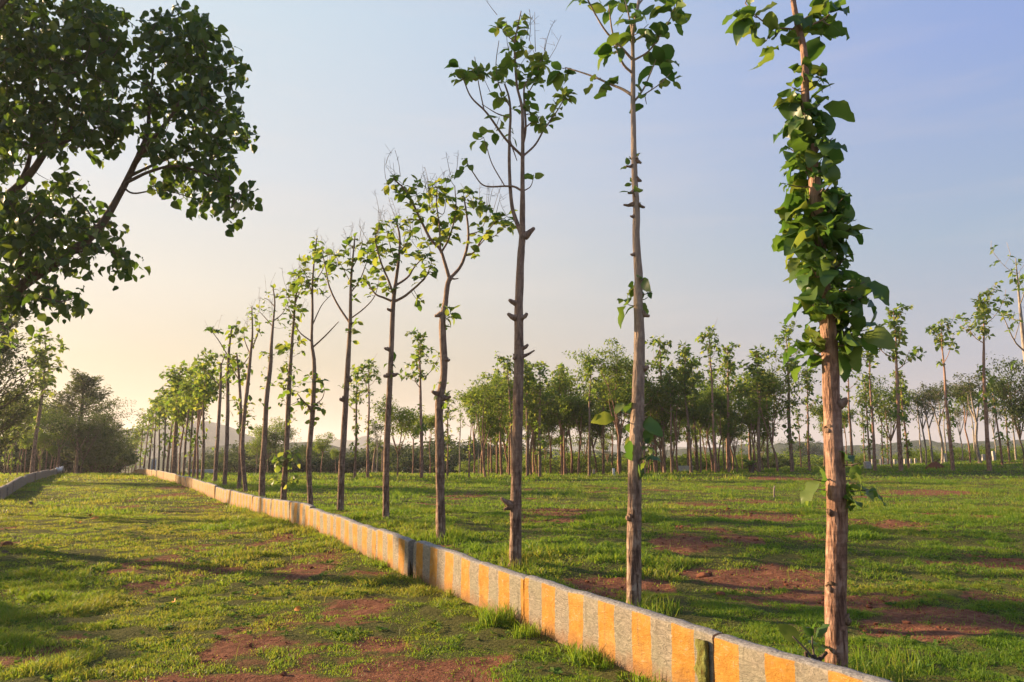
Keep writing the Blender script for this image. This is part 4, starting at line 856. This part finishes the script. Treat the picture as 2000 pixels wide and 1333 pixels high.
for px, yt, wd in [(1785,878,1.2),(1805,872,1.3),(1830,880,1.4),(1875,874,1.2),(1905,868,1.3),(1930,876,1.3),(1965,872,1.5),(1995,868,1.3),(2030,870,1.4),(1690,886,1.2),(1650,888,1.3)]:
    plant('bush2', px, rb.uniform(66, 76), yt, 'low green bush along the right-hand edge of the field', GB, 'bush', wid=wd, cat='bush')
for px, yt in [(522,815),(540,830),(600,862),(500,850)]:
    plant('roundg', px, 80, yt, 'round-crowned tree standing far behind the eighth and ninth kerbside trees', GB, 'field_tree', wid=1.1)
for px, yt in [(1572, 858), (1590, 864), (1555, 866)]:
    plant('round', px, 220, yt, 'dark round-crowned tree on the skyline left of the leaf-wrapped trunk', GB, 'field_tree', wid=1.3)
# left-hand group beyond the plain kerb
GL = 'trees beyond the plain kerb on the left'
plant('t4', 62, 47, 658, 'slim teak tree with a full crown standing above the left-hand trees', GL, wid=1.15)
plant('plume', 148, 62, 716, 'tall feathery tree with upswept plumes on the left beyond the wall', GL, 'feathery_tree', wid=1.15)
plant('spread', 158, 56, 808, 'dark spreading tree with a low umbrella crown at the end of the left kerb', GL, 'spreading_tree', wid=1.05)
plant('plume', -38, 36, 560, 'tall grey feathery tree cut by the left edge of the frame', GL, 'feathery_tree', wid=.85)
for px, Y, yt, k, wd in [(15,60,775,'roundg',1.1),(40,64,780,'roundg',1.1),(-20,58,760,'roundg',1.2),(88,66,770,'roundg',.9),(75,54,830,'roundg',1.0),(105,58,800,'roundg',1.0)]:
    plant(k, px, Y, yt, 'olive green bushy tree in the thicket left of the umbrella-crowned tree', GL, 'thicket_tree', wid=wd)
for px, Y, yt, k, wd in [(195,70,812,'round',1.0),(212,74,826,'round',.95),(228,80,850,'round',1.0),(180,66,820,'round',1),(205,66,862,'bushd',1.1),(222,70,872,'bushd',1.0),(185,62,880,'bushd',1.0)]:
    plant(k, px, Y, yt, 'dark round tree sloping down to the track behind the umbrella-crowned tree', GL, 'thicket_tree', wid=wd)
for px, Y, yt, wd in [(-10,68,850,1.6),(20,70,845,1.6),(50,72,850,1.6),(80,74,846,1.5),(110,74,850,1.6),(140,76,846,1.6),(170,78,860,1.5)]:
    plant('bushd' if px % 20 else 'bush', px, Y, yt, 'dark bush filling the thicket under the left-hand trees', GL, 'bush', wid=wd, cat='bush')
for px, Y, yt, k in [(20,50,838,'col'),(33,48,850,'t1'),(48,52,845,'g4'),(8,52,830,'t2'),(78,56,845,'col'),(98,55,860,'g1')]:
    plant(k, px, Y, yt, 'thin young tree at the foot of the left-hand thicket', GL, 'young_tree')
for px, yt in [(244,838),(256,842),(250,860),(262,850)]:
    plant('t%d' % (px % 4), px, 105, yt, 'small pale tree in the gap where the track goes over the rise', GL, 'field_tree')
for px, Y in [(114, 55), (150, 60)]:
    root = empty('bare_trunk', (0, 0, 0)); b = at(px, 900, Y); b[2] = tz(b[0], Y); root.location = b
    m = MB(); top = at(px + 1, 858, Y) - b; tube(m, [(0, 0, -.2), top * .5 + [.05, 0, 0], top], [.11, .09, .05], 8, m=14, jit=.08, seed=px); m.build('trunk', M['bark'], root)
    m = MB(); tube(m, [top * .6, top * .8 + [.3, .1, .1], top + [.6, .2, .2]], [.05, .04, .015], 6); m.build('limb', M['bark'], root)
    tag(root, 'bare brown trunk by the end of the left kerb' if px == 114 else 'bare brown trunk beneath the dark umbrella-crowned tree', 'tree', GL)
# row of trees carrying on along the left kerb, just outside the frame: their shadows lie over the track
for Y, k, h in [(18.6, 't2', 7.5), (21.8, 't1', 7.5), (25.5, 't4', 7.5)]:
    x = lw_x(Y) - 1.35; z = tz(x, Y); tm, lm, H0 = KIND[k]
    root = empty('teak_tree', (x, Y, z), rk.rand() * 6); root.scale = (h / H0 * 1.1, h / H0 * 1.1, h / H0); tag(root, 'teak tree of the row along the plain left kerb', 'tree', 'teak row along the left kerb')
    for nm, me in (('trunk', tm), ('crown', lm)): o = bpy.data.objects.new(nm, me); COL.objects.link(o); o.parent = root
# two bushes by the left kerb just out of frame: the left edge of the track lies in their shade
for x, y, k, sc_ in [(-10.0, 9.2, 'bush', .85), (-11.2, 11.6, 'bush2', .85), (-14.2, 16.6, 'bush2', .6), (-17.2, 22.0, 'bush', .5), (-20.6, 28.5, 'bush2', .5)]:
    tm, lm, H0 = KIND[k]; root = empty('bush', (x, y, tz(x, y)), x); root.scale = (sc_ * .7, sc_ * .7, sc_); tag(root, 'leafy bush beside the plain left kerb, near the big overhanging tree', 'bush', 'bushes by the near left kerb')
    for nm, me in (('trunk', tm), ('crown', lm)): o = bpy.data.objects.new(nm, me); COL.objects.link(o); o.parent = root
# ------------------------------------------------------------------ the big tree on the left
def big_tree():
    rs = np.random.RandomState(4); Y0 = 13.0; mpx = Y0 / F
    base = np.array([-11.9, 13.3, tz(-11.9, 13.3)]); root = empty('broadleaf_tree', base)
    tag(root, 'big dark broad-leaved tree hanging over the track at upper left', 'tree')
    m = MB(); A = lambda px, py, dy=0: at(px, py, Y0 + dy)
    fork = at(-345, 700, 13.2)
    C, rr = tube(m, [base + [0, 0, -.2], base + [0, 0, .1], base * .5 + fork * .5 + [.15, 0, 0], fork], [.25, .2, .17, .16], 16, m=24, jit=.05, seed=2)
    m.build('trunk', M['bark_dark'], root, origin=base)
    limbs = [([fork, A(-110, 645, .6), A(0, 590), A(60, 545), A(130, 498), A(190, 450), A(238, 372), A(268, 310)], (.13), .045),
             ([A(268, 310), A(288, 258, .1), A(292, 200, .1), A(300, 130, .2)], .05, .015), ([A(262, 322), A(300, 270, -.3), A(345, 210, -.5), A(380, 130, -.6)], .045, .012),
             ([A(245, 358), A(295, 335, -.1), A(350, 325, -.4), A(420, 350, -.6), A(455, 390, -.6)], .032, .008), ([A(252, 345), A(310, 318, .3), A(380, 290, .5), A(450, 270, .7)], .03, .008),
             ([A(240, 365), A(262, 378), A(320, 372, .4), A(400, 395, .5)], .02, .007),
             ([fork, A(-150, 530, 1), A(-40, 430, .4), A(20, 380, .4), A(60, 338, .4), A(95, 290, .4), A(150, 240, .5), A(200, 150, .6)], .13, .02), ([A(40, 358, .4), A(55, 320, .5), A(62, 270, .5), A(60, 180, .3), A(90, 60, .2)], .05, .012),
             ([A(85, 302, .4), A(110, 285, .2), A(150, 270, 0), A(210, 240, -.2)], .03, .008), ([fork, A(-220, 450, .6), A(-180, 250, -.6), A(-80, 100, -.7), A(30, -20, -.6), A(120, -100, -.4)], .14, .02),
             ([fork, A(-330, 450, .8), A(-330, 200, 1.2), A(-250, -50, 1.5), A(-150, -200, 1.6)], .13, .02), ([A(-180, 250, -.6), A(-60, 230, .2), A(60, 200, .8), A(160, 110, 1.0), A(230, 60, .9)], .06, .01),
             ([A(60, 545), A(40, 500, -.3), A(60, 440, -.5), A(90, 400, -.5)], .04, .01), ([A(130, 498), A(170, 490, -.3), A(215, 490, -.4), A(240, 515, -.4)], .025, .008), ([A(0, 590), A(50, 585, -.3), A(110, 590, -.5), A(150, 582, -.5)], .03, .007),
             ([A(190, 450), A(170, 410, .2), A(140, 380, .2), A(130, 345, .2)], .02, .006)]
    nodes = []; 
    for i, (pts, r0, r1) in enumerate(limbs):
        m = MB(); C, rr = tube(m, pts, np.linspace(r0, r1, len(pts)), 9, m=len(pts) * 5, jit=.05, seed=i); m.build('limb', M['bark_dark'], root, origin=base)
        nodes += [(c, i, i in (10, 9)) for c in C[len(C) // 4:]]
    N = [n[0] for n in nodes]
    blobs = [(90,60,130,80,0),(20,160,110,100,0),(150,150,90,100,.2),(215,90,55,75,0),(225,205,38,60,-.1),(150,245,85,50,.1),(60,250,80,55,.1),(185,30,50,30,0),(205,285,28,20,0),(10,60,90,90,.5),(0,240,60,60,-.4),
             (335,80,60,60,-.4),(300,50,20,30,-.2),(395,95,45,60,-.5),(345,165,65,70,-.3),(420,165,52,75,-.4),(380,240,75,60,.1),(440,250,38,50,.6),(475,270,20,18,.7),(300,210,26,60,.1),(340,300,60,32,0),(410,315,55,45,-.1),(350,355,60,28,.1),(425,375,45,38,-.5),(450,405,24,22,-.6),(478,378,14,14,-.6),(390,390,28,16,.4),(345,25,30,14,-.4),(400,50,22,22,-.5),
             (60,420,75,45,-.4),(25,390,40,40,0),(20,490,60,60,-.2),(100,440,45,38,-.4),(70,500,55,40,-.3),(130,505,35,25,-.2),(195,480,42,24,-.3),(215,450,22,20,-.2),(235,508,20,20,-.4),(252,520,12,8,-.4),(60,565,55,32,-.3),(20,580,50,30,0),(120,588,34,20,-.5),(153,585,16,15,-.5),(130,350,26,18,.2),(160,395,20,20,.2),(170,425,18,22,.2),(110,360,14,14,.2),(150,440,30,26,0),(10,300,26,32,.4),(90,395,24,20,.1),
             (-90,120,130,140,0),(-60,330,80,80,.2),(-80,500,90,80,0),(-200,60,140,140,1),(-220,300,110,110,.8),(60,-60,150,70,-.3),(-80,-100,140,80,.5),(-200,-180,130,70,1.2),(130,-90,90,50,-.3)]
    lf = MB(); tw = lf; pts = []
    for cx, cy, rx, ry, dy in blobs:
        n = int(math.pi * rx * ry / (300 if cx > -40 and cy > -30 else 1000)) + 1
        for _ in range(n):
            a = rs.rand() * 6.28; r = math.sqrt(rs.rand()); 
            pts.append(A(cx + rx * r * math.cos(a), cy + ry * r * math.sin(a), dy + rs.randn() * .55))
    pts = np.array(pts); NA = np.array(N)
    dm = np.array([((NA - p) ** 2).sum(1).min() for p in pts]); pts = pts[np.argsort(dm)]
    for p in pts:
        NA = np.array(N); j = int(np.argmin(((NA - p) ** 2).sum(1))); q = NA[j]; d = p - q; L_ = np.linalg.norm(d)
        if L_ > .04:
            mid = (p + q) / 2 + np.array([0, 0, -.08 * L_]) + rs.randn(3) * .05 * L_
            tw.mi = 1; tube(tw, [q, mid, p], [min(.016, .006 + .008 * L_), .006, .003], 4, m=4); tw.mi = 0; N.append(mid)
        N.append(p)
        ax = unit(d * .6 + np.array([0, 0, -.15])); n = rs.randint(4, 9)
        P = p + rs.randn(n, 3) * .1; Dd = unit(ax * .5 + rs.randn(n, 3) * .75 + np.array([0, 0, -.55]))
        leaves(lf, P, Dd, .155 * rs.uniform(.5, 1.35, n), rs, rows=4, aspect=.82, bend=(.3, 1.3), fold=.3, upj=.55, shape=.62)
    lf.build('crown', [M['broad'], M['bark_dark']], root, origin=base)
big_tree()
# ------------------------------------------------------------------ small things
def on_ground(px, Y): 
    x = (px - CX) / F * Y
    for _ in range(4): x = (px - CX) / F * (Y * CP + (tz(x, Y) - EYE) * SP)
    return np.array([x, Y, tz(x, Y)])
t = NT('white_paint'); n1 = t.noise(12, 5, t.obj(), .7); M['white'] = t.done(t.bsdf(t.ramp(n1, [(.35, (.45, .42, .38)), (.6, (.78, .76, .72))]), .8, .2, n1, .01, .5))
t = NT('concrete'); n1 = t.noise(14, 5, t.obj(), .7); M['conc'] = t.done(t.bsdf(t.ramp(n1, [(.35, (.3, .26, .22)), (.6, (.52, .47, .41))]), .9, .2, n1, .01, .5))
def post(px, Y, h, wd, label, mat='white', group='short posts along the far edge of the field'):
    p = on_ground(px, Y); m = MB(); rs = np.random.RandomState(int(px)); tl = rs.randn(2) * .03
    k = [(0, -.2), (wd, -.2), (wd, h * .93), (wd * .7, h), (0, h)]
    ang = np.arange(4) * 1.5708 + .785; V = []; F_ = []
    for r, z in k[1:4]: V += [(r * .7 * math.cos(a) + tl[0] * z, r * .7 * math.sin(a) + tl[1] * z, z) for a in ang]
    for r in range(2): F_ += [(r * 4 + j, r * 4 + (j + 1) % 4, r * 4 + 4 + (j + 1) % 4, r * 4 + 4 + j) for j in range(4)]
    F_.append((8, 9, 10, 11)); m.add(V, np.array(F_)); o = m.build('post', M[mat], smooth=False); o.location = p; tag(o, label, 'post', group)
post(1199, 45.5, .42, .14, 'short white post in the grass left of the second kerbside trunk')
post(298, 68, 1.35, .3, 'white marker post behind the far end of the striped kerb', group=None)
for px in (1705, 1721): post(px, 60, .5, .16, 'pale post left of the tall bushy-collared teak', 'conc')
for px in (1748, 1768, 1779, 1789): post(px, 62, .45, .15, 'pale post in the short line right of the tall bushy-collared teak', 'conc')
post(1846, 62, .75, .18, 'pale post behind the tall pale-trunked teak', 'conc'); post(1942, 62, .8, .2, 'pale post right of the tall dark-crowned teak', 'conc'); post(1921, 63, .6, .2, 'pale post left of the tall dark-crowned teak', 'conc')
post(1695, 50, .45, .35, 'low grey block at the foot of the forked bare-topped teak', 'conc', None)
for px in (1160, 1098): post(px, 52, .32, .15, 'small pale post among the grove trunks', 'conc')
def wall(px, Y, lx, h, label):
    p = on_ground(px, Y); m = MB(); a, b = lx / 2, .12
    for (x0, x1, y0, y1, z0, z1) in [(-a, a, -b, b, -.3, h), (-a - .03, a + .03, -b - .04, b + .04, h, h + .07)]:
        V = [(x, y, z) for x in (x0, x1) for y in (y0, y1) for z in (z0, z1)]
        m.add(V, np.array([(0, 1, 3, 2), (4, 6, 7, 5), (0, 4, 5, 1), (2, 3, 7, 6), (0, 2, 6, 4), (1, 5, 7, 3)]))
    o = m.build('low_wall', M['white'], smooth=False); o['kind'] = 'thing'; o.location = p; tag(o, label, 'wall')
wall(1338, 52, 1.0, .32, 'low white wall showing between the grove trunks')
wall(394, 66, 1.9, .35, 'low white wall behind the twelfth and thirteenth kerbside trees')
# termite mound
p = on_ground(1826, 45.5); m = MB(); u = np.linspace(0, 6.2832, 25)[:-1]; V = []; rs = np.random.RandomState(3)
for k, (r, z) in enumerate([(.6, -.1), (.5, .08), (.42, .2), (.33, .3), (.2, .39), (.07, .43)]):
    rr_ = r * (1 + .12 * np.sin(3 * u + k * .4) + .08 * rs.randn(24)); V.append(np.stack([rr_ * np.cos(u) + .04 * k * .3, rr_ * np.sin(u) * .8, z + .02 * rs.randn(24)], -1))
V = np.concatenate(V); i = np.arange(5)[:, None] * 24; j = np.arange(24)[None]
m.add(np.vstack([V, [.06, 0, .46]]), [np.stack([i + j, i + (j + 1) % 24, i + 24 + (j + 1) % 24, i + 24 + j], -1).reshape(-1, 4), np.stack([120 + np.arange(24), 120 + (np.arange(24) + 1) % 24, np.full(24, 144)], -1)], .4)
o = m.build('termite_mound', M['earth']); o.location = p; tag(o, 'red earth termite mound in the grass near the tall pale-trunked teak', 'mound')
# leafy-topped stump
p = on_ground(1467, 43); root = empty('tree_stump', p); tag(root, 'short dark stump with a tuft of leaves at the front edge of the grove', 'stump'); rs = np.random.RandomState(6)
m = MB(); tube(m, [(0, 0, -.1), (.02, 0, .25), (0, 0, .5)], [.17, .15, .17], 10, m=8, jit=.08, seed=1); m.build('trunk', M['bark_dark'], root)
m = MB(); 
for k in range(7): rosette(m, np.array([rs.randn() * .1, rs.randn() * .1, .5 + .1 * rs.rand()]), rs.randn(3) * .3 + [0, 0, 1], 5, .38, rs, rows=3, lo=30, hi=90)
m.build('crown', M['teak'], root)
# sprouting stump at the foot of the first tree
p = at(1588, 1285, 5.72); p[2] = tz(p[0], p[1]); root = empty('sapling', p); tag(root, 'small sprouting stump with a few leaves at the foot of the nearest trunk', 'sapling')
m = MB(); rs = np.random.RandomState(8)
tube(m, [(0, 0, -.05), (.0, 0, .1), (.01, 0, .17)], [.03, .024, .02], 8, m=8, jit=.12, seed=3); tube(m, [(-.045, .02, -.05), (-.04, .01, .12), (-.05, .0, .19)], [.016, .014, .012], 7, m=7, jit=.12, seed=4)
tube(m, [(.01, 0, .12), (.06, .01, .15), (.10, .0, .19)], [.018, .015, .012], 7, m=6, jit=.1, seed=5); m.build('trunk', M['bark_dark'], root)
m = MB(); tube(m, [(.0, 0, .15), (-.06, -.01, .22), (-.14, -.01, .30)], [.009, .007, .005], 6, m=8); tube(m, [(.01, 0, .16), (.0, 0, .24), (.0, -.01, .31)], [.008, .006, .004], 6, m=7); m.build('shoot', M['stalk'], root)
m = MB(); leaves(m, [(-.08, 0, .25), (-.03, 0, .25), (.0, 0, .28), (.01, 0, .28), (.03, .02, .2), (.0, -.01, .3)], np.array([(-.5, .3, .5), (.6, .4, .0), (-.5, -.2, .9), (.6, -.1, .7), (.8, .2, .1), (.15, .1, 1)]), np.array([.17, .14, .12, .14, .13, .1]), rs, rows=5, bend=(.2, .6), upj=.4); m.build('crown', M['teak_dark'], root)
# stick standing in the field, stones and fallen leaves on the track
p = ground_at(1512, 972); m = MB(); tube(m, [(0, 0, -.1), (.01, 0, .18), (.03, 0, .36)], [.03, .028, .02], 7, m=8, jit=.1, seed=2); o = m.build('wooden_stake', M['bark_pale'], attr='rnd'); o.location = p; tag(o, 'short wooden stake standing upright in the field left of the nearest trunk', 'stake')
for k, (px, py, r, lb) in enumerate([(14, 1066, .075, 'reddish stone lying in the shaded grass at the left edge'), (10, 1082, .06, 'dark grey stone below the reddish one at the left edge'), (28, 1052, .05, 'flat stone just above the reddish one at the left edge'), (58, 986, .1, 'dark stone near the plain left kerb'),
                                 (1408, 1162, .05, 'red clod on the grass left of the nearest trunk'), (1296, 1098, .06, 'round red clod beside the second trunk'), (1372, 1126, .07, 'red clod at the rim of the bare rubble patch')]):
    p = ground_at(px, py); m = MB(); rs = np.random.RandomState(k); v = unit(ico + 0); 
    V = v * (1 + .22 * rs.randn(12, 1)) * r * np.array([1.3, 1, .7]); m.add(V, icf, .3 + .1 * k); o = m.build('stone' if k < 4 else 'earth_clod', M['earth'] if k in (0, 4, 5, 6) else M['bark_dark'], smooth=False)
    md = o.modifiers.new('round', 'SUBSURF'); md.levels = 2; md.render_levels = 2; o.location = p + [0, 0, r * .2]; tag(o, lb, 'stone' if k < 4 else 'clod')
t = NT('dry_leaf'); M['dry'] = t.done(t.bsdf((.55, .2, .03), .6, .2))
for k, (px, py) in enumerate([(178, 1010), (195, 1018), (150, 1028), (505, 1168), (340, 1185), (590, 1200)]):
    p = ground_at(px, py) + [0, 0, .05]; m = MB(); rs = np.random.RandomState(k + 30); leaves(m, [(0, 0, 0)], np.array([(rs.randn(), rs.randn(), .2)]), np.array([.16 if k < 3 else .08]), rs, rows=4, fold=.5)
    o = m.build('fallen_leaf', M['dry']); o.location = p
    tag(o, 'orange fallen leaf lying on the sunny grass of the far track' if k < 3 else 'dry fallen leaf lying on the grass in the middle of the track', 'leaf', 'fallen leaves on the track')
# white cloth at the end of the left kerb
p = on_ground(116, 53.4); m = MB(); rs = np.random.RandomState(2); n = 9; gx, gy = np.meshgrid(np.linspace(-.25, .25, n), np.linspace(-.18, .18, n)); gz = .48 + .06 * np.sin(gx * 14) + .05 * rs.randn(n, n) - .9 * (np.abs(gy) > .08) * (np.abs(gy) - .08) * 3
ids = np.arange(n * n).reshape(n, n); m.add(np.stack([gx, gy, gz], -1).reshape(-1, 3), np.stack([ids[:-1, :-1], ids[:-1, 1:], ids[1:, 1:], ids[1:, :-1]], -1).reshape(-1, 4)); o = m.build('cloth', M['white']); md = o.modifiers.new('thick', 'SOLIDIFY'); md.thickness = .01
o.location = p; tag(o, 'white cloth lying over the far end of the left kerb', 'cloth')
